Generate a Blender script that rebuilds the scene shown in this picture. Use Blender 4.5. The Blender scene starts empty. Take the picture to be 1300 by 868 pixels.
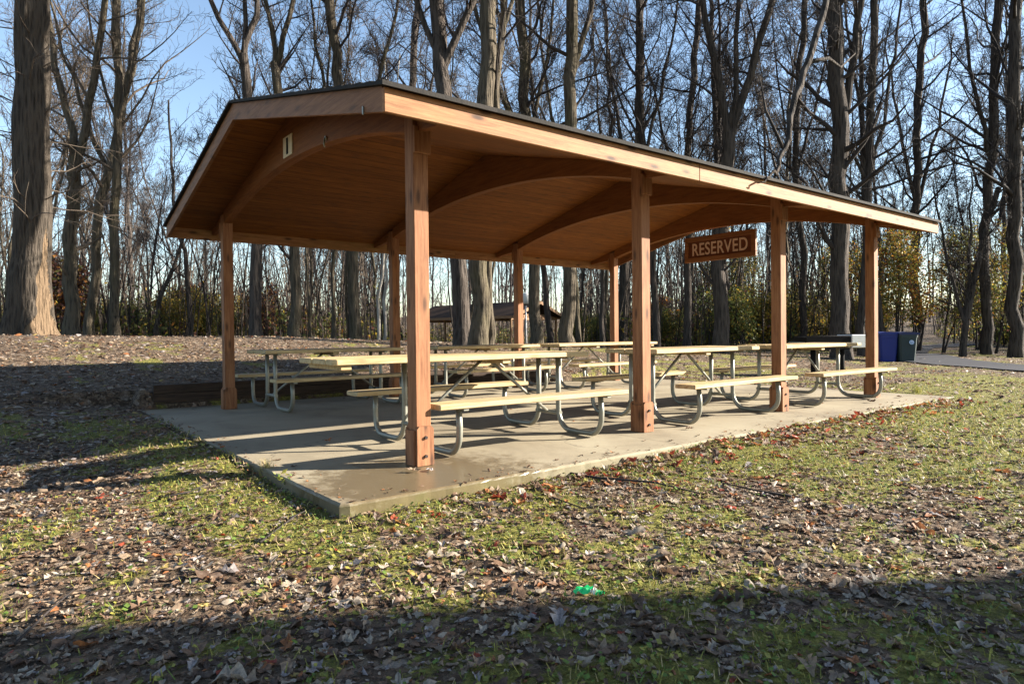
import bpy, math, random
import numpy as np
from mathutils import Vector, Matrix, noise

SC = bpy.context.scene
COL = SC.collection
R = math.radians
rng = random.Random(7)

# ------------------------------------------------------------------ camera
CAM = np.array([-2.4932, -4.3359, 0.9848]); YAW = -0.6666; PITCH = -0.01202; ROLL = -0.01016; FPX = 842.26
_c, _s = math.cos(YAW), math.sin(YAW)
FWD = np.array([-_s, _c, 0.0]); RGT = np.array([_c, _s, 0.0]); UP = np.array([0, 0, 1.0])
_f = FWD*math.cos(PITCH) + UP*math.sin(PITCH); _u = UP*math.cos(PITCH) - FWD*math.sin(PITCH)
_r3 = RGT*math.cos(ROLL) + _u*math.sin(ROLL); _u3 = _u*math.cos(ROLL) - RGT*math.sin(ROLL)
cam = bpy.data.cameras.new('camera'); cam.sensor_width = 36; cam.lens = FPX/1300*36
cam.clip_start = 0.05; cam.clip_end = 3000
camo = bpy.data.objects.new('camera', cam); COL.objects.link(camo)
M4 = Matrix.Identity(4)
for i in range(3):
    M4[i][0] = _r3[i]; M4[i][1] = _u3[i]; M4[i][2] = -_f[i]; M4[i][3] = CAM[i]
camo.matrix_world = M4
SC.camera = camo

# ------------------------------------------------------------------ light
SUN = np.array([0.844*0.927, -0.536*0.927, 0.375]); SUN /= np.linalg.norm(SUN)
el = math.asin(SUN[2]); az = math.atan2(SUN[0], SUN[1])
w = bpy.data.worlds.new('World'); SC.world = w; w.use_nodes = True
nt = w.node_tree; bg = nt.nodes['Background']
sky = nt.nodes.new('ShaderNodeTexSky'); sky.sky_type = 'NISHITA'; sky.sun_disc = False
sky.sun_elevation = el; sky.sun_rotation = az; sky.altitude = 100; sky.air_density = 1.0; sky.dust_density = 0.35; sky.ozone_density = 1.0
nt.links.new(sky.outputs[0], bg.inputs[0]); bg.inputs[1].default_value = 0.062
sl = bpy.data.lights.new('sun', 'SUN'); sl.energy = 5.0; sl.angle = R(0.53); sl.color = (1.0, 0.92, 0.80)
so = bpy.data.objects.new('sun', sl); COL.objects.link(so)
so.rotation_euler = Vector(SUN).to_track_quat('Z', 'Y').to_euler()
SC.view_settings.view_transform = 'Standard'; SC.view_settings.look = 'None'
SC.view_settings.exposure = 2.25; SC.view_settings.gamma = 1.0; SC.view_settings.use_curve_mapping = False
SC.cycles.max_bounces = 5; SC.cycles.diffuse_bounces = 3; SC.cycles.glossy_bounces = 2
SC.cycles.transmission_bounces = 4; SC.cycles.transparent_max_bounces = 4

# ------------------------------------------------------------------ ground height
def sstep(a, b, t):
    t = min(1.0, max(0.0, (t-a)/(b-a))); return t*t*(3-2*t)
SX0, SX1, SY0, SY1 = -0.905, 8.62, -0.696, 5.86      # the slab
def gh(x, y):
    base = -0.085 + 0.055*sstep(0.0, 5.0, x)*sstep(6, -1.5, y) if y < 6 else -0.05
    if x > 9: base -= 0.10*sstep(9, 24, x)
    hump = 1.13*math.exp(-((x+5)**2)/(2*17.0**2))*sstep(2.2, 14, y)
    far = math.hypot(x, y)
    hump *= 1-0.55*sstep(40, 95, far)
    if y > -20: base += 6.5*sstep(75, 200, far)*sstep(-20, 5, y)      # wooded rise far behind, added to cover the bright sky gap at the horizon
    # next to the slab the earth lies level with it
    dl = SX0-x
    if 0 <= dl < 3 and y < 6.2: hump *= sstep(0.0, 1.6, dl)*0.8+0.2
    if y < SY0: base += 0.032*math.exp(-((SY0-y)/.3)**2)*sstep(0.0, 3.0, x)*sstep(9.5, 8.0, x)*(0.8+0.5*noise.noise(Vector((x*2.1, 3, 1))))
    inside = (SX0-0.02 < x < SX1+0.3 and y < SY1+0.02)
    if inside: hump = 0.0
    if -0.2 <= dl < 1.0 and 0.3 < y < 6: base += 0.085*sstep(0.2, 1.6, y)*(1-sstep(.3, 1, dl))
    if not inside or y < SY0:
        amp = 0.02+0.05*sstep(6, 25, far)
        base += amp*(noise.noise(Vector((x*0.35, y*0.35, 1.7))))+0.012*noise.noise(Vector((x*1.7, y*1.7, 4.1)))
    z = base+hump
    if SX0 < x < SX1 and SY0 < y < SY1: z = min(z, -0.09)
    return z
def moss(x, y):
    n = 0.48+0.36*noise.noise(Vector((x*0.55, y*0.55, 9.3)))+0.42*noise.noise(Vector((x*1.9, y*1.9, 2.2)))+0.42*noise.noise(Vector((x*5, y*5, 6.2)))
    if y < 0.5: n += 0.10
    if -1.7 < x < -0.9 and -1.2 < y < 4.5: n += 0.18
    if x < -1.9 and y > 0.6: n -= 0.16
    if 5.0 < x < 15 and -6 < y < 1.0: n += 0.36
    if -1.5 < x < 5 and -4 < y < -0.7: n += 0.06
    if x < 2 and y > 15: n += 0.15
    if y > 6 and x < 9: n -= 0.18
    if x < -0.6 and y < 0.5: n -= 0.16
    return min(1.0, max(0.0, (n-0.30)/0.5))
def at(px, d):
    """ground point seen in the direction of column px, d metres ahead of the camera"""
    p = CAM + FWD*d + RGT*((px-650)/FPX*d)
    return float(p[0]), float(p[1])

# ------------------------------------------------------------------ tagging
def tag(o, label=None, cat=None, group=None, kind=None):
    if label: o['label'] = label
    if cat: o['category'] = cat
    if group: o['group'] = group
    if kind: o['kind'] = kind
    return o
def empty(name, loc=(0, 0, 0), rz=0.0):
    o = bpy.data.objects.new(name, None); o.empty_display_size = 0.2
    o.location = loc; o.rotation_euler = (0, 0, rz); COL.objects.link(o); return o
def copy_tree(o, parent=None):
    c = o.copy(); COL.objects.link(c)
    if parent: c.parent = parent
    for ch in list(o.children): copy_tree(ch, c)
    return c

# ------------------------------------------------------------------ mesh builder
class MB:
    def __init__(s): s.v = []; s.f = []; s.m = []; s.smooth = []
    def add(s, vs, fs, mi=0, sm=False):
        o = len(s.v); s.v.extend([tuple(map(float, p)) for p in vs])
        for f in fs: s.f.append(tuple(i+o for i in f)); s.m.append(mi); s.smooth.append(sm)
    def box(s, c, d, ch=0.0, mi=0):
        """box with chamfered edges: centre, size"""
        cx, cy, cz = c; hx, hy, hz = d[0]/2, d[1]/2, d[2]/2
        ch = min(ch, hx*.45, hy*.45, hz*.45)
        if ch <= 0:
            vs = [(cx+a*hx, cy+b*hy, cz+e*hz) for a in (-1, 1) for b in (-1, 1) for e in (-1, 1)]
            s.add(vs, [(0, 1, 3, 2), (4, 6, 7, 5), (0, 4, 5, 1), (2, 3, 7, 6), (0, 2, 6, 4), (1, 5, 7, 3)], mi); return
        vs = []; idx = {}
        for a in (-1, 1):
            for b in (-1, 1):
                for e in (-1, 1):
                    for ax in range(3):
                        p = [a*(hx-ch), b*(hy-ch), e*(hz-ch)]
                        p[ax] = (a*hx, b*hy, e*hz)[ax]
                        idx[(a, b, e, ax)] = len(vs); vs.append((cx+p[0], cy+p[1], cz+p[2]))
        fs = []
        def I(sg, ax): return idx[(sg[0], sg[1], sg[2], ax)]
        for ax in range(3):
            o1, o2 = [k for k in range(3) if k != ax]
            for sg in (-1, 1):
                q = []
                for (p1, p2) in ((-1, -1), (1, -1), (1, 1), (-1, 1)):
                    t = [0, 0, 0]; t[ax] = sg; t[o1] = p1; t[o2] = p2; q.append(I(t, ax))
                fs.append(q)
        for ax in range(3):
            o1, o2 = [k for k in range(3) if k != ax]
            for p1 in (-1, 1):
                for p2 in (-1, 1):
                    t0 = [0, 0, 0]; t1 = [0, 0, 0]
                    t0[ax] = -1; t1[ax] = 1
                    for t in (t0, t1): t[o1] = p1; t[o2] = p2
                    fs.append([I(t0, o1), I(t1, o1), I(t1, o2), I(t0, o2)])
        for a in (-1, 1):
            for b in (-1, 1):
                for e in (-1, 1):
                    fs.append([idx[(a, b, e, k)] for k in range(3)])
        ctr = Vector((cx, cy, cz)); out = []
        for f in fs:
            P = [Vector(vs[i]) for i in f]
            n = (P[1]-P[0]).cross(P[2]-P[0]); m = sum(P, Vector())/len(P)-ctr
            out.append(f if n.dot(m) > 0 else f[::-1])
        s.add(vs, out, mi)
    def tube(s, pts, rad, n=8, mi=0, cap=True, sm=True):
        v, f = tube_np([(np.array(pts, float), np.array(rad, float) if hasattr(rad, '__len__') else np.full(len(pts), float(rad)), n)])
        o = len(s.v); s.v.extend(map(tuple, v.tolist()))
        for q in f.tolist(): s.f.append(tuple(i+o for i in q)); s.m.append(mi); s.smooth.append(sm)
        if cap:
            k = len(pts); s.f.append(tuple(o+i for i in range(n))[::-1]); s.f.append(tuple(o+(k-1)*n+i for i in range(n)))
            s.m += [mi, mi]; s.smooth += [False, False]
    def prism(s, poly, axis, a, b, mi=0):
        """poly = list of 2-D points; extruded along axis (0,1,2) from a to b"""
        def P(p, t):
            if axis == 0: return (t, p[0], p[1])
            if axis == 1: return (p[0], t, p[1])
            return (p[0], p[1], t)
        n = len(poly); vs = [P(p, a) for p in poly]+[P(p, b) for p in poly]
        fs = [tuple(range(n)), tuple(range(2*n-1, n-1, -1))]
        fs += [(i, i+n, (i+1) % n+n, (i+1) % n) for i in range(n)]
        ar = sum(poly[i][0]*poly[(i+1) % n][1]-poly[(i+1) % n][0]*poly[i][1] for i in range(n))
        flip = (ar > 0) == (axis != 1)
        if (b < a): flip = not flip
        if flip: fs = [f[::-1] for f in fs]
        s.add(vs, fs, mi)
    def build(s, name, mats, parent=None, loc=None):
        me = bpy.data.meshes.new(name); me.from_pydata(s.v, [], s.f)
        for m in (mats if isinstance(mats, (list, tuple)) else [mats]): me.materials.append(m)
        me.polygons.foreach_set('material_index', s.m); me.polygons.foreach_set('use_smooth', s.smooth); me.update()
        o = bpy.data.objects.new(name, me); COL.objects.link(o)
        if parent: o.parent = parent
        if loc: o.location = loc
        return o

def tube_np(tubes):
    """list of (points k x 3, radii k, sides) -> verts, quads"""
    V = []; F = []; off = 0
    for P, rr, n in tubes:
        k = len(P)
        T = np.empty_like(P); T[1:-1] = P[2:]-P[:-2]; T[0] = P[1]-P[0]; T[-1] = P[-1]-P[-2]
        T /= (np.linalg.norm(T, axis=1, keepdims=True)+1e-9)
        m = T.mean(0); a = np.eye(3)[int(np.argmin(np.abs(m)))]
        U = a-T*(T@a)[:, None]; U /= (np.linalg.norm(U, axis=1, keepdims=True)+1e-9)
        W = np.cross(T, U)
        th = np.arange(n)*(2*math.pi/n)
        ring = P[:, None, :]+rr[:, None, None]*(np.cos(th)[None, :, None]*U[:, None, :]+np.sin(th)[None, :, None]*W[:, None, :])
        V.append(ring.reshape(-1, 3))
        i = np.arange(k-1)[:, None]*n; j = np.arange(n)[None, :]; j2 = (j+1) % n
        q = np.stack([i+j, i+j2, i+n+j2, i+n+j], -1).reshape(-1, 4)+off
        F.append(q); off += k*n
    return np.concatenate(V), np.concatenate(F)

def np_mesh(name, V, F, mats, mi=None, smooth=True):
    me = bpy.data.meshes.new(name); k = F.shape[1]
    me.vertices.add(len(V)); me.vertices.foreach_set('co', np.ascontiguousarray(V, dtype=np.float32).ravel())
    me.loops.add(F.size); me.loops.foreach_set('vertex_index', np.ascontiguousarray(F, dtype=np.int32).ravel())
    me.polygons.add(len(F)); me.polygons.foreach_set('loop_start', (np.arange(len(F))*k).astype(np.int32))
    me.polygons.foreach_set('loop_total', np.full(len(F), k, np.int32))
    for m in mats: me.materials.append(m)
    if mi is not None: me.polygons.foreach_set('material_index', np.ascontiguousarray(mi, dtype=np.int32))
    me.polygons.foreach_set('use_smooth', np.full(len(F), smooth, bool))
    me.update(calc_edges=True); return me
def np_obj(name, V, F, mats, parent=None, mi=None, smooth=True):
    o = bpy.data.objects.new(name, np_mesh(name, V, F, mats, mi, smooth)); COL.objects.link(o)
    if parent: o.parent = parent
    return o

# ------------------------------------------------------------------ materials
class NT:
    def __init__(s, name):
        s.mat = bpy.data.materials.new(name); s.mat.use_nodes = True; s.t = s.mat.node_tree
        s.b = s.t.nodes['Principled BSDF']; s.out = s.t.nodes['Material Output']
    def n(s, typ, **k):
        x = s.t.nodes.new(typ)
        for a, v in k.items():
            if a == 'inp':
                for kk, vv in v.items(): x.inputs[kk].default_value = vv
            else: setattr(x, a, v)
        return x
    def l(s, a, b): s.t.links.new(a, b)
    def coords(s, scale, rand=True, kind='Object'):
        tc = s.n('ShaderNodeTexCoord'); mp = s.n('ShaderNodeMapping'); mp.inputs['Scale'].default_value = scale
        s.l(tc.outputs[kind], mp.inputs['Vector'])
        if rand:
            oi = s.n('ShaderNodeObjectInfo'); mul = s.n('ShaderNodeMath', operation='MULTIPLY', inp={1: 37.0})
            s.l(oi.outputs['Random'], mul.inputs[0]); cmb = s.n('ShaderNodeCombineXYZ')
            for i in range(3): s.l(mul.outputs[0], cmb.inputs[i])
            s.l(cmb.outputs[0], mp.inputs['Location'])
        return mp.outputs[0]
    def noise(s, vec, scale=5, detail=5, rough=0.6, dist=0.0):
        x = s.n('ShaderNodeTexNoise', inp={'Scale': scale, 'Detail': detail, 'Roughness': rough, 'Distortion': dist}); s.l(vec, x.inputs['Vector']); return x.outputs['Fac']
    def ramp(s, fac, stops):
        x = s.n('ShaderNodeValToRGB'); e = x.color_ramp.elements
        while len(e) < len(stops): e.new(0.5)
        for i, (p, c) in enumerate(stops):
            e[i].position = p; e[i].color = (*c, 1) if len(c) == 3 else c
        s.l(fac, x.inputs[0]); return x.outputs[0]
    def mix(s, fac, a, b, mode='MIX'):
        x = s.n('ShaderNodeMix', data_type='RGBA', blend_type=mode)
        for sock, v in ((x.inputs[0], fac), (x.inputs[6], a), (x.inputs[7], b)):
            if isinstance(v, (int, float)): sock.default_value = v
            elif isinstance(v, tuple): sock.default_value = (*v, 1)
            else: s.l(v, sock)
        return x.outputs[2]
    def math(s, op, a, b=0.0):
        x = s.n('ShaderNodeMath', operation=op)
        for i, v in enumerate((a, b)):
            if isinstance(v, (int, float)): x.inputs[i].default_value = v
            else: s.l(v, x.inputs[i])
        return x.outputs[0]
    def bump(s, h, dist=0.01, strength=1.0):
        x = s.n('ShaderNodeBump', inp={'Distance': dist, 'Strength': strength}); s.l(h, x.inputs['Height']); s.l(x.outputs[0], s.b.inputs['Normal']); return x
    def done(s, color=None, rough=0.7, metal=0.0, spec=0.3):
        if color is not None:
            if isinstance(color, tuple): s.b.inputs['Base Color'].default_value = (*color, 1)
            else: s.l(color, s.b.inputs['Base Color'])
        if isinstance(rough, (int, float)): s.b.inputs['Roughness'].default_value = rough
        else: s.l(rough, s.b.inputs['Roughness'])
        s.b.inputs['Metallic'].default_value = metal; s.b.inputs['Specular IOR Level'].default_value = spec
        return s.mat

def wood(name, dark, light, axis='X', rough=0.7, grain=1.0, knots=0.5, knotcol=(0.08, 0.04, 0.02), stripe=None, stain=None, spec=0.25):
    m = NT(name); sc = {'X': (1.0, 9, 9), 'Y': (9, 1.0, 9), 'Z': (9, 9, 1.0)}[axis]
    v = m.coords(sc); f = m.noise(v, 3.0*grain, 6, 0.65, 0.6)
    g = m.noise(m.coords(tuple(q*4 if q > 1 else q*.6 for q in sc)), 3.0*grain, 3, 0.5, 0.2)
    ff = m.math('ADD', m.math('MULTIPLY', f, 0.65), m.math('MULTIPLY', g, 0.35))
    c = m.ramp(ff, [(0.36, tuple(x*.85 for x in dark)), (0.5, tuple((x+y)/2 for x, y in zip(dark, light))), (0.62, light)])
    big = m.noise(m.coords((.9, .9, .9)), 1.3, 2)
    c = m.mix(m.math('MULTIPLY', big, 0.45), c, m.mix(1.0, c, (0.62, 0.56, 0.52), 'MULTIPLY'))
    if knots:
        tk = m.n('ShaderNodeSeparateXYZ'); m.l(m.coords((1, 1, 1)), tk.inputs[0]); ia = 'XYZ'.index(axis); oth = [i for i in range(3) if i != ia]
        al = m.math('MULTIPLY', tk.outputs[ia], 1.7); ac = m.math('MULTIPLY', m.math('ADD', tk.outputs[oth[0]], tk.outputs[oth[1]]), 5.5)
        cb = m.n('ShaderNodeCombineXYZ'); m.l(al, cb.inputs[0]); m.l(ac, cb.inputs[1])
        vo = m.n('ShaderNodeTexVoronoi', voronoi_dimensions='2D', inp={'Scale': 1.0}); m.l(cb.outputs[0], vo.inputs['Vector'])
        k = m.ramp(vo.outputs['Distance'], [(0.03, (1, 1, 1)), (0.075, (.75, .75, .75)), (0.10, (.35, .35, .35)), (0.16, (0, 0, 0))])
        c = m.mix(m.math('MULTIPLY', k, knots), c, knotcol)
    h = ff
    if stripe:
        ax, wd = stripe
        tc = m.n('ShaderNodeTexCoord'); sp = m.n('ShaderNodeSeparateXYZ'); m.l(tc.outputs['Object'], sp.inputs[0])
        q = m.math('DIVIDE', sp.outputs[ax], wd)
        fr = m.math('FRACT', q); d = m.math('ABSOLUTE', m.math('SUBTRACT', fr, 0.5))
        line = m.ramp(d, [(0.465, (0, 0, 0)), (0.49, (1, 1, 1))])
        wn = m.n('ShaderNodeTexWhiteNoise', noise_dimensions='1D'); m.l(m.math('FLOOR', q), wn.inputs['W'])
        c = m.mix(m.math('MULTIPLY', wn.outputs['Value'], 0.7), c, m.mix(1.0, c, (0.6, 0.55, 0.5), 'MULTIPLY'))
        c = m.mix(m.math('MULTIPLY', line, 0.85), c, tuple(x*.25 for x in dark))
        h = m.math('SUBTRACT', ff, m.math('MULTIPLY', line, 3.0))
    if stain:
        st = m.ramp(m.noise(m.coords((1, 1, 1)), 0.8, 4, 0.7), [(0.5, (0, 0, 0)), (0.72, (1, 1, 1))])
        c = m.mix(m.math('MULTIPLY', st, stain[1]), c, stain[0])
    m.bump(h, 0.004, 0.6)
    return m.done(c, rough, 0, spec)

M = {}
M['post'] = wood('stained_post_wood', (0.17, 0.064, 0.026), (0.295, 0.14, 0.066), 'Z', 0.72, 1.0, 0.75, (0.03, 0.012, 0.006))
M['beam'] = wood('stained_beam_wood', (0.15, 0.05, 0.013), (0.22, 0.082, 0.023), 'Y', 0.72, 1.0, 0.3)
M['fascia'] = wood('stained_fascia_wood', (0.20, 0.084, 0.032), (0.32, 0.158, 0.068), 'X', 0.7, 1.0, 0.95, (0.035, 0.015, 0.007), None, ((0.17, 0.13, 0.03), 0.4))
M['rake'] = wood('stained_rake_wood', (0.15, 0.064, 0.026), (0.24, 0.112, 0.05), 'Y', 0.7, 1.0, 0.7)
M['ceiling'] = wood('stained_ceiling_boards', (0.155, 0.05, 0.009), (0.275, 0.10, 0.018), 'X', 0.7, 1.0, 0.5, (0.1, 0.04, 0.02), (1, 0.14))
M['pine'] = wood('pale_pine_lumber', (0.32, 0.22, 0.10), (0.52, 0.405, 0.22), 'X', 0.6, 1.0, 0.6, (0.25, 0.13, 0.06), None, ((0.27, 0.225, 0.16), 0.5))
M['pine_end'] = M['pine']
M['oldwood'] = wood('dark_weathered_timber', (0.022, 0.014, 0.010), (0.055, 0.036, 0.024), 'X', 0.85, 1.0, 0.3)
M['sign'] = wood('brown_sign_wood', (0.17, 0.065, 0.025), (0.26, 0.105, 0.04), 'Y', 0.6, 1.0, 0.0)
M['signface'] = wood('dark_red_sign_face', (0.105, 0.03, 0.014), (0.15, 0.045, 0.02), 'Y', 0.6, 1.0, 0.0)
def plain(name, col, rough=0.6, metal=0.0, var=0.2, scale=8, spec=0.4, bump=0.0):
    m = NT(name); f = m.noise(m.coords((1, 1, 1)), scale, 5, 0.65)
    c = m.mix(f, tuple(x*(1-var) for x in col), tuple(min(1, x*(1+var)) for x in col))
    if bump: m.bump(f, bump, 0.7)
    r = m.math('ADD', m.math('MULTIPLY', f, 0.25), rough-0.12)
    return m.done(c, r, metal, spec)
M['letter'] = plain('routed_letter_paint', (0.58, 0.40, 0.31), 0.6)
M['plate'] = plain('pale_number_plate', (0.55, 0.45, 0.30), 0.5)
M['black'] = plain('black_iron', (0.012, 0.011, 0.011), 0.85, 0.0, 0.4, 8, 0.06)
M['galv'] = plain('galvanised_pipe', (0.21, 0.205, 0.17), 0.42, 0.45, 0.22, 14)
M['galvsheet'] = plain('pale_galvanised_sheet', (0.62, 0.62, 0.60), 0.5, 0.3, 0.15, 8)
M['bolt'] = plain('rusty_bolt', (0.03, 0.022, 0.02), 0.5, 0.5)
M['bluebin'] = plain('blue_plastic', (0.010, 0.022, 0.16), 0.45, 0, 0.15)
M['darkbin'] = plain('dark_green_plastic', (0.018, 0.032, 0.035), 0.45, 0, 0.2)
M['navy'] = plain('dark_blue_plastic', (0.008, 0.014, 0.07), 0.45, 0, 0.15)
M['tyre'] = plain('black_rubber', (0.02, 0.02, 0.02), 0.8)
M['emblem'] = plain('pale_blue_emblem', (0.42, 0.55, 0.72), 0.5)
M['globe'] = plain('milky_lamp_globe', (0.75, 0.74, 0.70), 0.35, 0, 0.05)
M['greenfoil'] = plain('green_wrapper_plastic', (0.01, 0.50, 0.13), 0.3, 0, 0.3, 30)
M['whitefoil'] = plain('white_wrapper_print', (0.75, 0.72, 0.62), 0.4, 0, 0.1, 30)
M['farwood'] = plain('far_shelter_wood', (0.30, 0.17, 0.085), 0.7, 0, 0.2)
M['farroof'] = plain('leafy_dark_roof', (0.060, 0.042, 0.032), 0.95, 0, 0.6, 6, 0.03)

def mat_shingle():
    m = NT('dark_asphalt_shingles')
    br = m.n('ShaderNodeTexBrick', inp={'Scale': 1.0, 'Mortar Size': 0.006, 'Brick Width': 0.3, 'Row Height': 0.14, 'Color1': (0.012, 0.011, 0.010, 1), 'Color2': (0.024, 0.021, 0.019, 1), 'Mortar': (0.01, 0.01, 0.01, 1)})
    m.l(m.coords((1, 1, 1), False), br.inputs['Vector'])
    f = m.noise(m.coords((1, 1, 1), False), 60, 3)
    c = m.mix(m.math('MULTIPLY', f, 0.4), br.outputs['Color'], (0.04, 0.035, 0.03))
    m.bump(f, 0.004, 0.8); return m.done(c, 0.9, 0, 0.2)
M['shingle'] = mat_shingle()

def mat_concrete():
    m = NT('stained_concrete'); v = m.coords((1, 1, 1), False)
    a = m.noise(v, 0.9, 6, 0.65, 0.5); b = m.noise(v, 60, 3, 0.6); d = m.noise(v, 6, 5, 0.7)
    c = m.ramp(a, [(0.3, (0.135, 0.108, 0.072)), (0.5, (0.24, 0.20, 0.135)), (0.75, (0.32, 0.28, 0.195))])
    c = m.mix(m.math('MULTIPLY', b, 0.3), c, (0.22, 0.18, 0.12))
    cr = m.n('ShaderNodeTexVoronoi', feature='DISTANCE_TO_EDGE', inp={'Scale': .33}); wv = m.n('ShaderNodeTexNoise', inp={'Scale': 2.5, 'Detail': 6}); m.l(v, wv.inputs['Vector']); wm = m.n('ShaderNodeVectorMath', operation='MULTIPLY_ADD'); m.l(wv.outputs['Color'], wm.inputs[0]); wm.inputs[1].default_value = (.5, .5, .5); m.l(v, wm.inputs[2]); m.l(wm.outputs[0], cr.inputs['Vector'])
    c = m.mix(m.math('MULTIPLY', m.ramp(cr.outputs['Distance'], [(0.0, (1, 1, 1)), (0.004, (0, 0, 0))]), 0.6), c, (0.06, 0.045, 0.03))
    sp = m.ramp(d, [(0.58, (0, 0, 0)), (0.72, (1, 1, 1))]); c = m.mix(m.math('MULTIPLY', sp, 0.55), c, (0.15, 0.12, 0.075))
    # damp patch in front of the nearest post
    tc = m.n('ShaderNodeTexCoord'); vs = m.n('ShaderNodeVectorMath', operation='DISTANCE'); m.l(tc.outputs['Object'], vs.inputs[0]); vs.inputs[1].default_value = (-0.15, -0.38, 0)
    wd = m.math('ADD', vs.outputs['Value'], m.math('MULTIPLY', m.math('SUBTRACT', d, 0.5), 1.6))
    wet = m.ramp(wd, [(0.6, (1, 1, 1)), (1.3, (0, 0, 0))])
    c = m.mix(m.math('MULTIPLY', wet, 0.8), c, (0.095, 0.065, 0.032))
    # mossy edge
    mo = m.ramp(m.noise(v, 3.1, 5, 0.7), [(0.52, (0, 0, 0)), (0.66, (1, 1, 1))])
    sx = m.n('ShaderNodeSeparateXYZ'); m.l(tc.outputs['Object'], sx.inputs[0])
    low = m.ramp(m.math('ADD', sx.outputs[2], 0.1), [(0.0, (1, 1, 1)), (0.085, (1, 1, 1)), (0.1, (0, 0, 0))])
    c = m.mix(m.math('MULTIPLY', m.math('ADD', m.math('MULTIPLY', mo, .5), .45), low), c, m.mix(d, (0.05, 0.042, 0.02), (0.13, 0.12, 0.045)))
    r = m.math('SUBTRACT', 0.8, m.math('MULTIPLY', wet, 0.5))
    # joints
    q = m.math('ABSOLUTE', m.math('SUBTRACT', m.math('FRACT', m.math('DIVIDE', m.math('ADD', sx.outputs[0], 0.905), 3.18)), 0.5))
    jl = m.ramp(q, [(0.4965, (0, 0, 0)), (0.4985, (1, 1, 1))]); c = m.mix(m.math('MULTIPLY', jl, 0.7), c, (0.07, 0.055, 0.035))
    m.bump(m.math('ADD', m.math('MULTIPLY', b, 0.4), d), 0.004, 0.5); return m.done(c, r, 0, 0.35)
M['concrete'] = mat_concrete()

def mat_ground():
    m = NT('leaf_strewn_earth'); v = m.coords((1, 1, 1), False)
    nz = m.n('ShaderNodeTexNoise', inp={'Scale': 9.0, 'Detail': 3}); m.l(v, nz.inputs['Vector'])
    vv = m.n('ShaderNodeVectorMath', operation='MULTIPLY_ADD'); m.l(nz.outputs['Color'], vv.inputs[0]); vv.inputs[1].default_value = (.09, .09, .09); m.l(v, vv.inputs[2])
    def cells(scale, stops):
        vo = m.n('ShaderNodeTexVoronoi', inp={'Scale': scale}); m.l(vv.outputs[0], vo.inputs['Vector'])
        sp = m.n('ShaderNodeSeparateColor'); m.l(vo.outputs['Color'], sp.inputs[0])
        return m.ramp(sp.outputs[0], stops), vo.outputs['Distance'], sp.outputs[1]
    c1, d1, r1 = cells(16, [(0.0, (0.05, 0.032, 0.02)), (0.3, (0.11, 0.07, 0.044)), (0.55, (0.17, 0.115, 0.075)), (0.8, (0.235, 0.175, 0.125)), (0.93, (0.29, 0.24, 0.19)), (1.0, (0.25, 0.11, 0.045))])
    c2, d2, r2 = cells(34, [(0.0, (0.03, 0.02, 0.012)), (0.5, (0.10, 0.066, 0.04)), (1.0, (0.20, 0.145, 0.095))])
    c = m.mix(m.ramp(m.noise(v, 7, 4, 0.7), [(0.42, (0, 0, 0)), (0.52, (1, 1, 1))]), c1, c2)
    fine = m.noise(v, 45, 4, 0.7)
    c = m.mix(m.ramp(fine, [(0.30, (1, 1, 1)), (0.48, (0, 0, 0))]), c, (0.05, 0.035, 0.022))
    g = m.ramp(m.noise(v, 30, 5, 0.75), [(0.3, (0.04, 0.045, 0.01)), (0.5, (0.155, 0.15, 0.027)), (0.72, (0.33, 0.29, 0.06))])
    at_ = m.n('ShaderNodeAttribute', attribute_name='moss')
    mk = m.math('ADD', at_.outputs['Fac'], m.math('MULTIPLY', m.math('SUBTRACT', m.noise(v, 14, 5, 0.75), 0.5), 1.7))
    mk = m.ramp(mk, [(0.42, (0, 0, 0)), (0.62, (1, 1, 1))])
    c = m.mix(m.math('MULTIPLY', mk, 0.85), c, g)
    h = m.math('ADD', m.math('MULTIPLY', r1, 0.7), m.math('ADD', fine, m.math('MULTIPLY', d1, 0.8)))
    m.bump(h, 0.05, 0.9); return m.done(c, 0.85, 0, 0.2)
M['ground'] = mat_ground()
M['asphalt'] = plain('grey_asphalt', (0.038, 0.039, 0.046), 0.95, 0, 0.25, 20, 0.1)

def mat_bark(name, dark, light, sc=1.0, moss_=0.0):
    m = NT(name); v = m.coords((7*sc, 7*sc, .75*sc)); f = m.noise(v, 2.2, 6, 0.7, 0.8)
    vo = m.n('ShaderNodeTexVoronoi', inp={'Scale': 2.6}); m.l(m.coords((6*sc, 6*sc, .6*sc)), vo.inputs['Vector'])
    h = m.math('ADD', f, m.math('MULTIPLY', vo.outputs['Distance'], 0.7))
    c = m.ramp(h, [(0.55, dark), (0.72, tuple((a_+b_)*.42 for a_, b_ in zip(dark, light))), (0.92, light)])
    pt = m.noise(m.coords((1, 1, .6)), 0.9, 3); c = m.mix(m.math('MULTIPLY', pt, 0.4), c, tuple(x*1.25 for x in light))
    if moss_: c = m.mix(m.math('MULTIPLY', m.ramp(m.noise(m.coords((1, 1, .4)), 1.6, 4), [(0.5, (0, 0, 0)), (0.7, (1, 1, 1))]), moss_), c, (0.10, 0.09, 0.04))
    m.bump(h, 0.09*min(1.3, sc), 1.0); return m.done(c, 0.9, 0, 0.15)
M['bark'] = mat_bark('grey_brown_bark', (0.013, 0.011, 0.010), (0.070, 0.057, 0.048))
M['barkmoss'] = mat_bark('mossy_grey_bark', (0.018, 0.015, 0.011), (0.095, 0.077, 0.055), 1.0, 0.35)
M['barkbig'] = mat_bark('deeply_ridged_bark', (0.012, 0.010, 0.008), (0.075, 0.061, 0.048), 1.2)
M['bare'] = mat_bark('bare_weathered_wood', (0.055, 0.037, 0.022), (0.17, 0.118, 0.074), 1.3)
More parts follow.
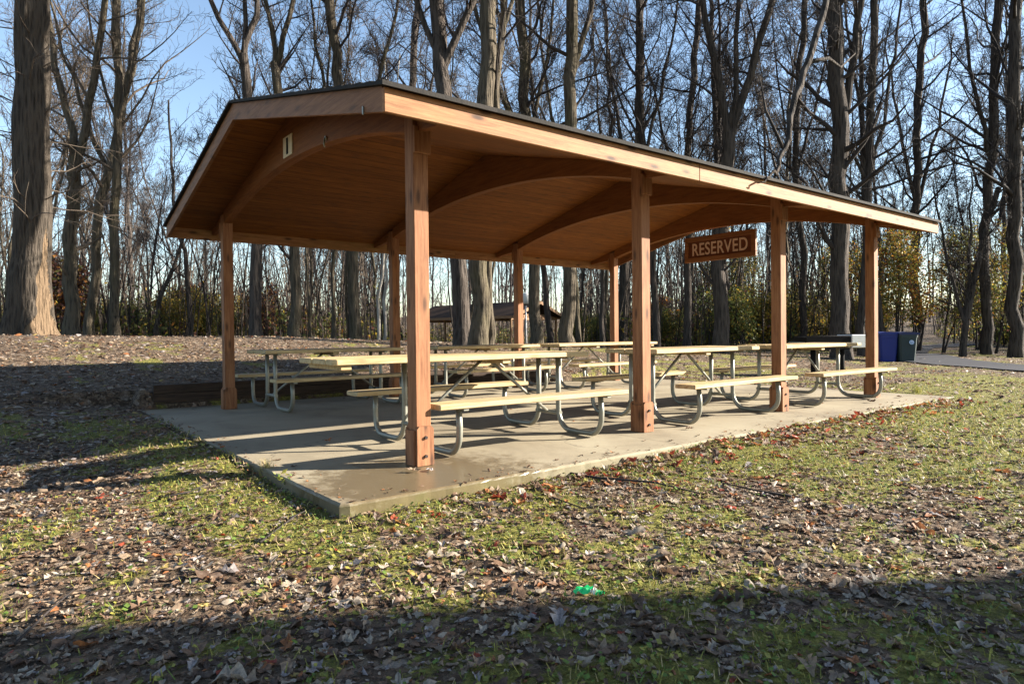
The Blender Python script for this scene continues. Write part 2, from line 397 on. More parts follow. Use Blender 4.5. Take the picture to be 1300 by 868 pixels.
M['birch'] = mat_bark('pale_smooth_bark', (0.14, 0.125, 0.11), (0.32, 0.295, 0.26), .6)
M['twig'] = plain('twig_bark', (0.035, 0.029, 0.027), 0.85, 0, 0.35, 3, 0.15)
M['twigtan'] = plain('tan_twig_bark', (0.085, 0.066, 0.05), 0.85, 0, 0.35, 3, 0.15)

def leafmat(name, col, trans=0.3, var=0.45, rough=0.55):
    m = NT(name); f = m.ramp(m.noise(m.coords((1, 1, 1)), 75, 5, 0.75), [(.3, (0, 0, 0)), (.7, (1, 1, 1))])
    c = m.mix(f, tuple(x*(1-var) for x in col), tuple(min(1, x*(1+var)) for x in col))
    m.done(c, rough, 0, 0.35)
    tr = m.n('ShaderNodeBsdfTranslucent'); m.l(c, tr.inputs[0]); mx = m.n('ShaderNodeMixShader'); mx.inputs[0].default_value = trans
    m.l(m.b.outputs[0], mx.inputs[1]); m.l(tr.outputs[0], mx.inputs[2]); m.l(mx.outputs[0], m.out.inputs['Surface'])
    return m.mat
LEAF = [leafmat('pale_tan_leaf', (0.338, 0.277, 0.209)), leafmat('tan_leaf', (0.252, 0.180, 0.119)), leafmat('brown_leaf', (0.169, 0.104, 0.065)),
        leafmat('dark_brown_leaf', (0.086, 0.054, 0.036)), leafmat('grey_mauve_leaf', (0.288, 0.248, 0.230)), leafmat('rust_leaf', (0.302, 0.122, 0.047)),
        leafmat('red_leaf', (0.259, 0.050, 0.025)), leafmat('straw_yellow_leaf', (0.324, 0.238, 0.079))]
GREEN = [leafmat('moss_green_blade', (0.165, 0.171, 0.035), 0.4), leafmat('yellow_green_blade', (0.292, 0.270, 0.059), 0.4), leafmat('fresh_green_weed', (0.116, 0.180, 0.035), 0.4), leafmat('dry_straw_blade', (0.437, 0.333, 0.158), 0.3)]
FOL = [leafmat('olive_foliage', (0.16, 0.15, 0.038), 0.45), leafmat('yellow_foliage', (0.46, 0.31, 0.045), 0.45), leafmat('orange_foliage', (0.36, 0.15, 0.03), 0.45), leafmat('green_foliage', (0.11, 0.14, 0.032), 0.45), leafmat('russet_foliage', (0.12, 0.055, 0.04), 0.4)]

# ------------------------------------------------------------------ ground, slab, road
def axis_pts(lo, c0, c1, hi, st, g):
    mid = list(np.arange(c0, c1+1e-6, st)); a = []; s_ = st; x = c1
    while x < hi: s_ *= g; x += s_; a.append(x)
    b = []; s_ = st; x = c0
    while x > lo: s_ *= g; x -= s_; b.append(x)
    return np.array(b[::-1]+mid+a)
xs = axis_pts(-400, -5.5, 11, 600, 0.10, 1.085); ys = axis_pts(-400, -5.5, 8, 600, 0.10, 1.085)
# rows of the grid lie on the slab's back edge so that the bank starts right behind the timbers
V = np.array([[x, y, gh(x, y)] for y in ys for x in xs])
nx, ny = len(xs), len(ys)
i = np.arange(ny-1)[:, None]*nx; j = np.arange(nx-1)[None, :]
F = np.stack([i+j, i+j+1, i+nx+j+1, i+nx+j], -1).reshape(-1, 4)
ground = np_obj('ground', V, F, [M['ground']]); tag(ground, kind='structure')
att = ground.data.attributes.new('moss', 'FLOAT', 'POINT')
att.data.foreach_set('value', np.array([moss(p[0], p[1]) if abs(p[0]) < 60 and abs(p[1]) < 60 else 0.3 for p in V], np.float32))

def slab_outline():
    P = []; st = 0.055
    def side(x0, y0, x1, y1):
        L = math.hypot(x1-x0, y1-y0); n = int(L/st); tx, ty = (x1-x0)/L, (y1-y0)/L
        for k in range(n):
            t = k*L/n; j = 0.007*noise.noise(Vector((x0+tx*t*3.1, y0+ty*t*3.1, .5)))+0.006*noise.noise(Vector((x0*3+tx*t*13, y0*3+ty*t*13, 8.5)))
            e = min(t, L-t); j -= 0.0
            inn = 0.022*max(0, 1-e/.04)          # worn corners
            P.append((x0+tx*t-ty*(j+inn), y0+ty*t+tx*(j+inn)))
    side(SX0, SY0, SX1, SY0); side(SX1, SY0, SX1, SY1); side(SX1, SY1, SX0, SY1); side(SX0, SY1, SX0, SY0); return P
OUT = slab_outline(); nO = len(OUT); cxs, cys = (SX0+SX1)/2, (SY0+SY1)/2
def inset(p, d): return (p[0]+(d if p[0] < cxs-3 and abs(p[0]-SX0) < .05 else -d if abs(p[0]-SX1) < .05 else 0), p[1]+(d if abs(p[1]-SY0) < .05 else -d if abs(p[1]-SY1) < .05 else 0))
mb = MB(); rings = []
for dd, z in ((0.0, -0.15), (0.0, -0.016), (0.005, -0.006), (0.016, 0.0)):
    rings.append([(*inset(p, dd+(abs(noise.noise(Vector((p[0]*9, p[1]*9, 3))))*.012 if z > -.01 else 0)), z) for p in OUT])
vs = [v for r_ in rings for v in r_]; fs_ = []
for k in range(3):
    for t in range(nO): fs_.append((k*nO+t, k*nO+(t+1) % nO, (k+1)*nO+(t+1) % nO, (k+1)*nO+t))
fs_.append(tuple(3*nO+t for t in range(nO))); fs_.append(tuple(range(nO-1, -1, -1)))
mb.add(vs, fs_)
slab = mb.build('concrete_slab', M['concrete']); tag(slab, kind='structure')

def ribbon(name, pts, width, mat, lift=0.02):
    vs = []; fs = []; P = [Vector(p) for p in pts]; n = 0
    fine = []
    for a, b in zip(P[:-1], P[1:]):
        k = max(2, int((b-a).length/0.7))
        for t in range(k): fine.append(a.lerp(b, t/k))
    fine.append(P[-1])
    for q, p in enumerate(fine):
        d = (fine[min(q+1, len(fine)-1)]-fine[max(q-1, 0)]).normalized(); nrm = Vector((-d.y, d.x))
        for t in (-1, -.33, .33, 1):
            c = p+nrm*(t*width/2)
            vs.append((c.x, c.y, max(gh(p.x, p.y), gh(c.x, c.y))+lift))
    for q in range(len(fine)-1):
        for t in range(3): fs.append((q*4+t, q*4+t+1, (q+1)*4+t+1, (q+1)*4+t))
    m_ = MB(); m_.add(vs, fs); o = m_.build(name, mat); tag(o, kind='structure'); return o
ribbon('asphalt_path', [(15, -6), (19.5, 0.6), (23.6, 4.8), (29.5, 8.6), (40, 12.0), (58, 14)], 2.6, M['asphalt'], 0.035)

# ------------------------------------------------------------------ the picnic shelter
S = 2.5475; PW = 0.129; W = 5.123; EZ = 2.371; FH = 0.155; OX1 = 0.549; OX2 = 0.518; OY = 0.61; SL = 0.2435
RY = (W+PW)/2; RX0 = -OX1; RX1 = 3*S+PW+OX2
def ceil_z(y): return EZ+0.135+SL*((y+OY) if y < RY else (W+PW+OY-y))
sh = empty('picnic_shelter', (0, 0, 0))
tag(sh, 'brown timber picnic shelter with low gabled roof on eight square posts', 'picnic shelter')
# the post
pb = MB()
pb.box((PW/2, PW/2, 1.32), (PW, PW, 2.64), 0.006)
post0 = pb.build('post', M['post'], sh)
def cladding(parent):
    m_ = MB(); t = 0.024; wd = PW+0.012; h = 0.30; c = PW/2
    for sy in (-1, 1):
        y0 = (-t if sy < 0 else PW+0.001); 
        poly = [(c-wd/2, 0.004), (c+wd/2, 0.004), (c+wd/2, h-.02), (c+wd/2-.02, h), (c-wd/2+.02, h), (c-wd/2, h-.02)]
        m_.prism(poly, 1, y0, y0+t-0.001)
    for sx in (-1, 1):
        x0 = (-t if sx < 0 else PW+0.001); wd2 = PW-0.004
        m_.prism([(c-wd2/2, 0.004), (c+wd2/2, 0.004), (c+wd2/2, h-.03), (c-wd2/2, h-.03)], 0, x0, x0+t-0.001)
    o = m_.build('base_cladding', M['post'], parent)
    for z in (0.075, 0.215):
        b_ = MB(); b_.tube([(c, -t-0.001, z), (c, -t-0.014, z)], 0.013, 8)
        bo = b_.build('bolt', M['bolt'], parent)
    k_ = MB(); k_.box((c+0.005, -0.013, 2.44), (PW+0.014, 0.024, 0.20), 0.004); k_.build('bearing_block', M['post'], parent)
cladding(post0)
for kx in range(4):
    for ky in range(2):
        p = post0 if (kx, ky) == (0, 0) else copy_tree(post0, sh)
        if ky: p.location = (kx*S+PW, W+PW, 0); p.rotation_euler = (0, 0, math.pi)
        else: p.location = (kx*S, 0, 0)
# stop the posts just under the boards, trim done by height 2.64 < ceiling
for kx in range(4):
    m_ = MB(); x0 = kx*S+0.012; x1 = x0+PW-0.024
    n = 28; ya, yb = PW+0.002, W-0.002
    poly = []
    for q in range(n+1):
        y = ya+(yb-ya)*q/n; u = (y-RY)/((yb-ya)/2); poly.append((y, 2.525+0.315*(1-abs(u)**2.1)))
    top = [(yb, ceil_z(yb)-0.004), (RY, ceil_z(RY)-0.004), (ya, ceil_z(ya)-0.004)]
    m_.prism(poly+top, 0, x0, x1)
    # tails that carry the eaves outside the posts
    b = m_.build('arched_beam', M['beam'], sh)
    for sy in (0, 1):
        t_ = MB()
        ye, yi = (-OY+0.045, -0.002) if sy == 0 else (W+PW+0.002, W+PW+OY-0.045)
        lo = (lambda y: ceil_z(y)-0.12)
        if sy == 0: pl = [(ye, ceil_z(ye)-0.07), (yi, ceil_z(yi)-0.15), (yi, ceil_z(yi)-0.004), (ye, ceil_z(ye)-0.004)]
        else: pl = [(ye, ceil_z(ye)-0.15), (yi, ceil_z(yi)-0.07), (yi, ceil_z(yi)-0.004), (ye, ceil_z(ye)-0.004)]
        t_.prism(pl, 0, x0+0.02, x1-0.02); t_.build('rafter_tail', M['beam'], b)
    if kx == 0:
        nm = MB(); nm.box((x0-0.009, 2.62, 2.985), (0.012, 0.26, 0.215), 0.003)
        plate = nm.build('number_plate', M['plate'], b)
        d_ = MB(); x_ = x0-0.019
        d_.prism([(2.595, 2.90), (2.645, 2.90), (2.645, 3.07), (2.595, 3.07)], 0, x_, x_+0.003)
        d_.build('number', M['black'], plate)
        hk = MB(); hk.tube([(x0-0.02, 1.62, 2.83), (x0-0.03, 1.62, 2.77), (x0-0.02, 1.62, 2.745)], 0.008, 6); hk.tube([(x0, 1.62, 2.83), (x0-0.02, 1.62, 2.83)], 0.02, 8)
        hk.build('hook', M['galv'], b)
# ceiling boards: one sheet with thickness that follows both slopes
m_ = MB(); y0, y1 = -OY+0.03, W+PW+OY-0.03; T = 0.03
m_.prism([(y0, ceil_z(y0)), (RY, ceil_z(RY)), (y1, ceil_z(y1)), (y1, ceil_z(y1)+T), (RY, ceil_z(RY)+T), (y0, ceil_z(y0)+T)], 0, RX0+0.03, RX1-0.03)
m_.build('ceiling', M['ceiling'], sh)
# eave fascias
XJ = 2.65
def fascia(x0, x1, sy):
    m2 = MB(); ye = -OY if sy == 0 else W+PW+OY-0.036
    m2.box(((x0+x1)/2, ye+0.018, EZ+FH/2), (x1-x0, 0.036, FH), 0.004); o = m2.build('eave_fascia', M['fascia'], sh); return o
fascia(RX0+0.0, XJ-0.002, 0); fascia(XJ+0.002, RX1, 0); fascia(RX0, 4.2, 1); fascia(4.204, RX1, 1)
# rake fascias (gable ends)
for sx in (0, 1):
    for sy in (0, 1):
        xa = RX0+0.003 if sx == 0 else RX1-0.039
        ys_, ye_ = (-OY+0.037, RY-0.001) if sy == 0 else (RY+0.001, W+PW+OY-0.037)
        def fz(y): return EZ+SL*((y+OY) if y < RY else (W+PW+OY-y))
        m2 = MB(); m2.prism([(ys_, fz(ys_)), (ye_, fz(ye_)), (ye_, fz(ye_)+FH+0.006), (ys_, fz(ys_)+FH+0.006)], 0, xa, xa+0.036)
        o = m2.build('rake_fascia', M['rake'], sh)
        if sx == 0 and sy == 0:
            c_ = MB(); c_.box((xa-0.008, -0.32, fz(-.32)-0.0+0.012), (0.010, 0.015, 0.055), 0.002); c_.build('metal_clip', M['galv'], o)
# shingles with stepped courses
prof_top = []; nC = 22; lx = (RY+OY+0.045)
def roof_top(y): return EZ+FH+0.030+SL*(y+OY)
half = []
for q in range(nC):
    ya = -OY-0.045+lx*q/nC; yb = -OY-0.045+lx*(q+1)/nC
    half.append((ya, roof_top(ya)+0.004)); half.append((yb, roof_top(yb)-0.004))
mir = [(W+PW-y, z) for y, z in half[::-1]]
under = [(W+PW+OY+0.045, EZ+FH+0.004-SL*0.045), (RY, ceil_z(RY)+T+0.006), (-OY-0.045, EZ+FH+0.004-SL*0.045)]
m_ = MB()
poly = half+[(RY, roof_top(RY))]+mir+under
# strips keep the slab thin: build it course by course so that it stays one clean solid
vsA = poly; n = len(poly)
for a, b in ((RX0-0.035, RX1+0.035),):
    k = len(half)+1+len(mir); topn = list(range(k))
    base = [(y, EZ+FH+0.004+SL*((y+OY) if y < RY else (W+PW+OY-y))) for y, z in poly[:k]]
    vs = [(a, y, z) for y, z in poly[:k]]+[(b, y, z) for y, z in poly[:k]]+[(a, y, z) for y, z in base]+[(b, y, z) for y, z in base]
    fs = []
    for q in range(k-1):
        fs += [(q, q+k, q+1+k, q+1)[::-1], (2*k+q, 2*k+q+1, 3*k+q+1, 3*k+q)[::-1], (q, q+1, 2*k+q+1, 2*k+q)[::-1], (k+q, 3*k+q, 3*k+q+1, k+q+1)[::-1]]
    fs += [(0, 2*k, 3*k, k)[::-1], (k-1, 2*k-1, 4*k-1, 3*k-1)[::-1]]
    m_.add(vs, fs)
m_.build('roof_shingles', M['shingle'], sh)

# ------------------------------------------------------------------ hanging sign
sg = empty('reserved_sign', (7.60, 2.58, 2.25))
tag(sg, 'brown wooden board reading RESERVED, hung under the roof at the right end', 'sign')
sw, shh = 1.44, 0.455
m_ = MB(); m_.box((0.012, 0, shh/2), (0.024, sw-0.1, shh-0.1), 0.0); m_.build('panel', M['signface'], sg)
m_ = MB(); fr = 0.085
m_.box((0.0, 0, shh-fr/2), (0.056, sw, fr), 0.006); m_.box((0.0, 0, fr/2), (0.056, sw, fr), 0.006)
for s_ in (-1, 1): m_.box((0.0, s_*(sw/2-fr/2), shh/2), (0.0555, fr-0.001, shh-2*fr-0.002), 0.004)
m_.build('frame', M['sign'], sg)
tc_ = bpy.data.curves.new('lettering', 'FONT'); tc_.body = 'RESERVED'; tc_.align_x = 'CENTER'; tc_.align_y = 'CENTER'; tc_.size = 1.0; tc_.extrude = 0.012; tc_.offset = 0.012; tc_.space_character = 1.06
to = bpy.data.objects.new('lettering', tc_); COL.objects.link(to)
dg = bpy.context.evaluated_depsgraph_get(); dg.update()
tm = bpy.data.meshes.new_from_object(to.evaluated_get(dg)); bpy.data.objects.remove(to)
co = np.array([v.co for v in tm.vertices]); mn, mx = co.min(0), co.max(0)
for v in tm.vertices:
    lx_ = (v.co.x-(mn[0]+mx[0])/2)/(mx[0]-mn[0])*1.12; ly = (v.co.y-(mn[1]+mx[1])/2)/(mx[1]-mn[1])*0.225
    v.co = (-0.003-v.co.z*0.3, -lx_, shh/2+ly)
tm.materials.clear(); tm.materials.append(M['letter']); tm.name = 'lettering'
lo_ = bpy.data.objects.new('lettering', tm); COL.objects.link(lo_); lo_.parent = sg
for s_ in (-1, 1):
    y = s_*0.42; zz = 2.525+0.315*(1-abs((2.58+y-RY)/2.495)**2.1)-2.25+0.02
    m_ = MB(); m_.tube([(0.1-0.02, y, zz), (0.05, y, (zz+shh)/2), (0.0, y, shh-0.01)], 0.007, 6); m_.build('hanger', M['black'], sg)

# ------------------------------------------------------------------ picnic tables
def u_leg(x, s):
    yi, yo, zt, zs, r = 0.156, 0.77, 0.735, 0.395, 0.15
    P = [(yi, zt), (yi, 0.45), (yi, 0.03+r+.05)]
    for q in range(1, 8):
        a = math.pi+q*(math.pi/2)/8; P.append((yi+r+.03+(r+.03)*math.cos(a), 0.032+r+.05+(r+.05)*math.sin(a)))
    P.append(((yi+yo)/2, 0.032))
    for q in range(1, 8):
        a = 1.5*math.pi+q*(math.pi/2)/8; P.append((yo-r+(r)*math.cos(a), 0.032+r+.02+(r+.02)*math.sin(a)))
    P += [(yo+0.002, 0.25), (yo-0.012, zs)]
    m2 = MB(); m2.tube([(x, s*y, z) for y, z in P], 0.026, 10); return m2
def make_table(name, label, tx0, tx1):
    t = empty(name); tag(t, label, 'picnic table', 'picnic tables under the shelter')
    m2 = MB(); nb = 5; bw = 0.145
    for q in range(nb):
        dx = rng.uniform(-.006, .006)
        m2.box(((tx0+tx1)/2+dx, (q-(nb-1)/2)*(bw+0.006), 0.779), (tx1-tx0, bw, 0.046), 0.006)
    m2.build('tabletop', M['pine'], t)
    for s_ in (-1, 1):
        m2 = MB(); m2.box((0, s_*0.765, 0.43), (2.05, 0.25, 0.042), 0.006); m2.build('bench_seat', M['pine'], t)
    for x in (-0.78, 0.78):
        for s_ in (-1, 1): u_leg(x, s_).build('leg', M['galv'], t)
        m2 = MB(); m2.box((x, 0, 0.745), (0.05, 0.66, 0.022), 0.003); m2.build('top_crossbar', M['galv'], t)
        m2 = MB(); m2.tube([(x, -0.19, 0.19), (x, 0.19, 0.19)], 0.022, 8); m2.build('leg_link', M['galv'], t)
        m2 = MB(); sgn = 1 if x > 0 else -1
        m2.tube([(sgn*0.04, 0, 0.742), (x-sgn*0.02, 0, 0.20)], 0.0155, 8); m2.build('brace', M['galv'], t)
        for s_ in (-1, 1):
            m2 = MB(); m2.box((x, s_*0.765, 0.398), (0.05, 0.22, 0.02), 0.003); m2.build('seat_bracket', M['galv'], t)
    for x in ([tx0+0.12] if tx0 < -1.2 else [])+([tx1-0.12] if tx1 > 1.2 else [])+[0.0]:
        m2 = MB(); m2.box((x, 0, 0.737 if x == 0 else 0.7365), (0.088, 0.69, 0.040), 0.004); m2.build('cleat', M['pine'], t)
    return t
tA = make_table('picnic_table', 'pine picnic table beside the nearest post, its long top overhanging at the left', -1.66, 1.0)
tA.location = (1.22, 0.80, 0); tA.rotation_euler = (0, 0, R(-1.5))
tB = make_table('picnic_table', 'pine picnic table in the near row between the second and third front posts', -0.98, 1.05)
tB.location = (4.07, 0.66, 0); tB.rotation_euler = (0, 0, R(0.8))
tC = copy_tree(tB); tC['label'] = 'pine picnic table in the near row at the right end of the slab'; tC.location = (6.69, 0.62, 0); tC.rotation_euler = (0, 0, R(-1.2))
tD = copy_tree(tB); tD['label'] = 'shaded picnic table by the back left post and timber wall'; tD.location = (1.27, 4.74, 0)
tE = copy_tree(tB); tE['label'] = 'shaded picnic table in the middle of the back row'; tE.location = (3.98, 4.74, 0); tE.rotation_euler = (0, 0, R(180-1.8))
tF = copy_tree(tA); tF['label'] = 'sunlit picnic table at the right end of the back row'; tF.location = (6.38, 4.70, 0); tF.rotation_euler = (0, 0, math.pi)

# ------------------------------------------------------------------ timber retaining wall behind the slab
rw = empty('timber_retaining_wall', (0, 5.93, 0)); tag(rw, 'low dark timber retaining wall along the back edge of the slab', 'retaining wall')
for q in range(3):
    m_ = MB(); m_.box((2.9, 0, 0.02+q*0.125), (7.3-0.01*q, 0.14-.004*q, 0.121), 0.006); m_.build('timber', M['oldwood'], rw)
m_ = MB(); m_.box((-0.93, -0.30, 0.06), (0.13, 0.46, 0.11), 0.008); 

# ------------------------------------------------------------------ trees
def rot_about(v, k, a):
    return v*math.cos(a)+np.cross(k, v)*math.sin(a)+k*np.dot(k, v)*(1-math.cos(a))
class Grow:
    def __init__(s, seed, sides=(12, 7, 5, 3, 3), twig=0.0055, dens=1.0, maxl=3, gnarl=1.0):
        s.r = random.Random(seed); s.trunk = []; s.crown = []; s.sides = sides; s.twig = twig; s.dens = dens; s.maxl = maxl; s.gn = gnarl
    def rv(s): return np.array([s.r.gauss(0, 1), s.r.gauss(0, 1), s.r.gauss(0, 1)])
    def limb(s, p, d, L, r, lev, ang=(30, 60), bare=0.25, tip=None, up=0.05):
        k = max(3, min(14, int(L/(0.9 if lev <= 1 else 0.5 if lev == 2 else 0.35))+1)); pts = [np.array(p)]; d = d/np.linalg.norm(d); dirs = [d]
        for q in range(k):
            d = d+s.rv()*(0.10+0.035*lev)*s.gn+np.array([0, 0, up]); d = d/np.linalg.norm(d); dirs.append(d)
            pts.append(pts[-1]+d*(L/k))
        tip = tip if tip is not None else max(s.twig, r*0.22)
        rr = np.array([r+(tip-r)*(q/k)**0.9 for q in range(k+1)])
        s.crown.append((np.array(pts), rr, s.sides[min(lev, 4)]))
        s.kids(pts, dirs, rr, L, lev, ang, bare)
    def kids(s, pts, dirs, rr, L, lev, ang, bare, scale=1.0):
        if lev >= s.maxl: return
        k = len(pts)-1
        nb = {0: 18, 1: 9, 2: 8, 3: 5}[lev]*s.dens
        nb = int(nb*(0.8+0.4*s.r.random()))
        for c in range(nb):
            t = bare+(1-bare)*((c+s.r.random())/nb); q = min(k-1, int(t*k)); f = t*k-q
            p = pts[q]*(1-f)+pts[q+1]*f; d = dirs[min(q+1, k)]; r = rr[q]*(1-f)+rr[q+1]*f
            kk = np.cross(d, s.rv()); kk /= np.linalg.norm(kk)
            nd = rot_about(d, kk, R(s.r.uniform(*ang)))
            if lev >= 1: nd[2] += 0.15
            cl = L*s.r.uniform(0.28, 0.52)*(1-0.45*t)*(1.0 if lev else 0.62)*scale
            cl = max(cl, 0.35)
            cr = max(s.twig, r*(s.r.uniform(0.25, 0.5) if lev else s.r.uniform(.22, .42)))
            s.limb(p, nd, cl, cr, lev+1, (25, 65), 0.15)
    def stem(s, pts, r0, r1, bare=0.4, ang=(35, 65), flare=0.0, sides=None, scale=1.0, kids=True):
        """main stem through given points"""
        P = [np.array(p, float) for p in pts]; fine = []
        n = len(P)
        for q in range(n-1):
            p0 = P[max(q-1, 0)]; p1 = P[q]; p2 = P[q+1]; p3 = P[min(q+2, n-1)]
            k = max(2, int(np.linalg.norm(p2-p1)/0.8))
            for t in range(k):
                u = t/k
                fine.append(0.5*((2*p1)+(-p0+p2)*u+(2*p0-5*p1+4*p2-p3)*u*u+(-p0+3*p1-3*p2+p3)*u**3))
        fine.append(P[-1]); fine = np.array(fine); K = len(fine)-1
        for q in range(1, K): fine[q][:2] += np.array([s.r.gauss(0, .035), s.r.gauss(0, .035)])*s.gn
        tt = np.linspace(0, 1, K+1); rr = r0+(r1-r0)*tt**0.85
        z0 = fine[0][2]
        if flare: rr = rr*(1+flare*np.exp(-(fine[:, 2]-z0)/0.45))
        s.trunk.append((fine, rr, sides or s.sides[0]))
        dirs = np.gradient(fine, axis=0); dirs /= np.linalg.norm(dirs, axis=1, keepdims=True)
        if kids: s.kids(list(fine), list(dirs), rr, np.linalg.norm(fine[-1]-fine[0]), 0, ang, bare, scale)
        return fine, rr
def gz(x, y): return gh(x, y)-0.12
ntree = [0]
def finish_tree(g, name, label, cat, x, y, bark, twig, group=None, single=False, merged_name=None):
    z = gz(x, y)
    if single:
        tv, tf = tube_np(g.trunk+g.crown); nT = sum((len(a[0])-1)*a[2] for a in g.trunk)
        mi = np.ones(len(tf), int); mi[:nT] = 0
        o = np_obj(name, tv, tf, [bark, twig], None, mi)
    else:
        o = empty(name)
        v, f = tube_np(g.trunk); np_obj('trunk', v, f, [bark], o)
        if g.crown:
            v, f = tube_np(g.crown); np_obj('branches', v, f, [twig], o)
    o.location = (x, y, z); tag(o, label, cat, group); return o
RG = np.array([RGT[0], RGT[1], 0.0])
def tree(px, d, wpx, label, path, seed, forks=(), bark='bark', twig='twig', name='bare_tree', flare=0.35, dens=1.0, top=20.0, bare=0.30, taper=0.3, cat='tree', maxl=3, kscale=1.2):
    """px,d: where it stands; wpx: trunk width in picture at that distance; path: (height, sideways shift) list in metres"""
    x, y = at(px, d); r = wpx*d/FPX/2*.88; dens = dens*(.72 if px < 420 else 1.0); g = Grow(seed, dens=dens, maxl=maxl, gnarl=1.45)
    rr_ = random.Random(seed+99)
    pts = [np.array([0, 0, 0.0])]+[RG*sh_+np.array([0, 0, h])+np.array([FWD[0], FWD[1], 0])*rr_.uniform(-.3, .3)*h/10 for h, sh_ in path]
    H = path[-1][0]
    if not forks and wpx >= 9:
        h_ = rr_.uniform(6.5, 9.5); s1 = rr_.choice((-1, 1)); forks = [(h_, [(rr_.uniform(7, 10), s1*rr_.uniform(1.6, 3.2), .62), (rr_.uniform(6, 9), -s1*rr_.uniform(1.2, 2.6), .5)])]
    fine, rad = g.stem(pts, r, r*taper if not forks else r*0.78, bare, flare=flare, kids=True, scale=kscale)
    for h, fs_ in forks:
        q = int(np.argmin(np.abs(fine[:, 2]-h))); p0 = fine[q]; r0 = rad[q]
        for (dh, ds, rf) in fs_:
            e = p0+np.array([0, 0, dh])+RG*ds+np.array([FWD[0], FWD[1], 0])*rr_.uniform(-1, 1)*abs(ds)*.4
            mid = p0+(e-p0)*0.45+RG*ds*0.12
            g.stem([p0-np.array([0, 0, .25]), mid, e], r0*rf, r0*rf*0.3, 0.15, flare=0, sides=8)
    return finish_tree(g, name, label, cat, x, y, M[bark], M[twig])

# --- trees one can point at
def big_tree():
    d = 18; x, y = at(38, d); g = Grow(5, sides=(36, 8, 5, 3, 3), dens=0.9)
    pts = [(0, 0, 0), RG*0.02+np.array([0, 0, 1.0]), RG*0.12+np.array([0, 0, 3.5]), RG*0.22+np.array([0, 0, 8]), RG*0.3+np.array([0, 0, 14]), RG*0.2+np.array([0, 0, 24])]
    fine, rr = g.stem(pts, 0.45, 0.27, 0.5, flare=0.0, kids=True, scale=0.8)
    # low thin twigs that hang in front of the bole
    for q in range(26):
        h = g.r.uniform(2.5, 9); a = g.r.uniform(0, 6.28); dd = np.array([math.cos(a), math.sin(a), g.r.uniform(-.1, .7)])
        g.limb(RG*0.12+np.array([0, 0, h])+dd*0.35, dd, g.r.uniform(1.2, 3.0), 0.018, 2, up=-0.02)
    o = empty('big_tree'); o.location = (x, y, gz(x, y))
    tag(o, 'massive ridged trunk at the far left with bare wood scar at its base', 'tree')
    # trunk with root flare, ridges and the scar
    n = 144; zs = np.concatenate([np.linspace(0, 4, 90), np.linspace(4.1, 24, 150)]); V = []; mi = []
    to_cam = np.array([CAM[0]-x, CAM[1]-y]); a0 = math.atan2(to_cam[1], to_cam[0])
    for z in zs:
        k = np.array([np.interp(z, fine[:, 2], fine[:, i_]) for i_ in range(2)]); r0 = np.interp(z, fine[:, 2], rr)
        for t in range(n):
            a = 2*math.pi*t/n; v3 = Vector((math.cos(a)*3.2, math.sin(a)*3.2, z*0.35))
            v4 = Vector((math.cos(a)*9.5, math.sin(a)*9.5, z*0.9)); rid = abs(noise.noise(v3*2.3))*0.08+abs(noise.noise(v4))*0.07+noise.noise(Vector((math.cos(a)*1.2, math.sin(a)*1.2, z*0.25)))*0.10
            lob = 0.5+0.5*math.cos(5*a+1.2+0.8*noise.noise(Vector((z, 3, a))))
            fl = 1+(0.14+0.55*lob)*math.exp(-z/0.55)+0.14*math.exp(-z/2.2)
            da = (a-a0-0.70+math.pi) % (2*math.pi)-math.pi
            wd = max(0.0, 0.72*(1-z/3.1))*(1+0.55*noise.noise(Vector((z*2.1, 7, 1))))
            sc_ = -0.06 if (abs(da) < wd and z < 3.0) else 0
            r = r0*(fl+rid+sc_); V.append((k[0]+r*math.cos(a), k[1]+r*math.sin(a), z))
    F = []; 
    for i_ in range(len(zs)-1):
        for t in range(n):
            F.append((i_*n+t, i_*n+(t+1) % n, (i_+1)*n+(t+1) % n, (i_+1)*n+t))
            a = 2*math.pi*(t+.5)/n; z = zs[i_]
            da = (a-a0-0.70+math.pi) % (2*math.pi)-math.pi
            wd = max(0.0, 0.72*(1-z/3.1))*(1+0.55*noise.noise(Vector((z*2.1, 7, 1))))
            mi.append(1 if (abs(da) < wd and z < 3.0) else 0)
    np_obj('trunk', np.array(V), np.array(F), [M['barkbig'], M['bare']], o, np.array(mi))
    v, f = tube_np(g.crown); np_obj('branches', v, f, [M['twigtan']], o)
big_tree()
T = tree
T(93, 26, 20, 'forked mossy trunk next right of the massive ridged trunk', [(4, -.1), (7.2, .25)], 11, [(7.0, [(12, -2.0, .75), (13, 2.6, .8)])], 'barkmoss', 'twigtan')
T(113, 29, 13, 'slimmer trunk leaning right, just right of the forked mossy trunk', [(3, .3), (6, .7), (12, 1.8), (19, 3.2)], 12, (), 'barkmoss', 'twigtan')
T(146, 27, 13, 'straight grey trunk, second right of the forked mossy trunk', [(4, .05), (10, .2), (20, .4)], 13, (), 'barkmoss', 'twigtan')
T(196, 32, 7, 'thin sapling leaning steeply right near the left end of the roof', [(2, .35), (5, 1.5), (10, 2.8)], 14, (), 'bark', 'twig', 'sapling', .1, 0.8, bare=.2)
T(243, 33, 8, 'thin sapling leaning left, close left of the shelter roof corner', [(3, -.15), (7, -.7), (12, -1.0)], 15, (), 'bark', 'twig', 'sapling', .1, 0.8, bare=.2)
T(326, 24, 17, 'dark trunk right of the back left post, forked high above the roof', [(4, 0), (8, -.15), (10.3, -.25)], 16, [(10, [(7, -2.6, .7), (9, .2, .6), (8, 1.3, .75)])])
T(375, 26, 16, 'grey trunk between the back left posts, lit on its right side', [(4, -.05), (9, -.5), (11, -.7)], 17, [(10.8, [(8, -.6, .7), (8, 1.9, .75)])], 'barkmoss')
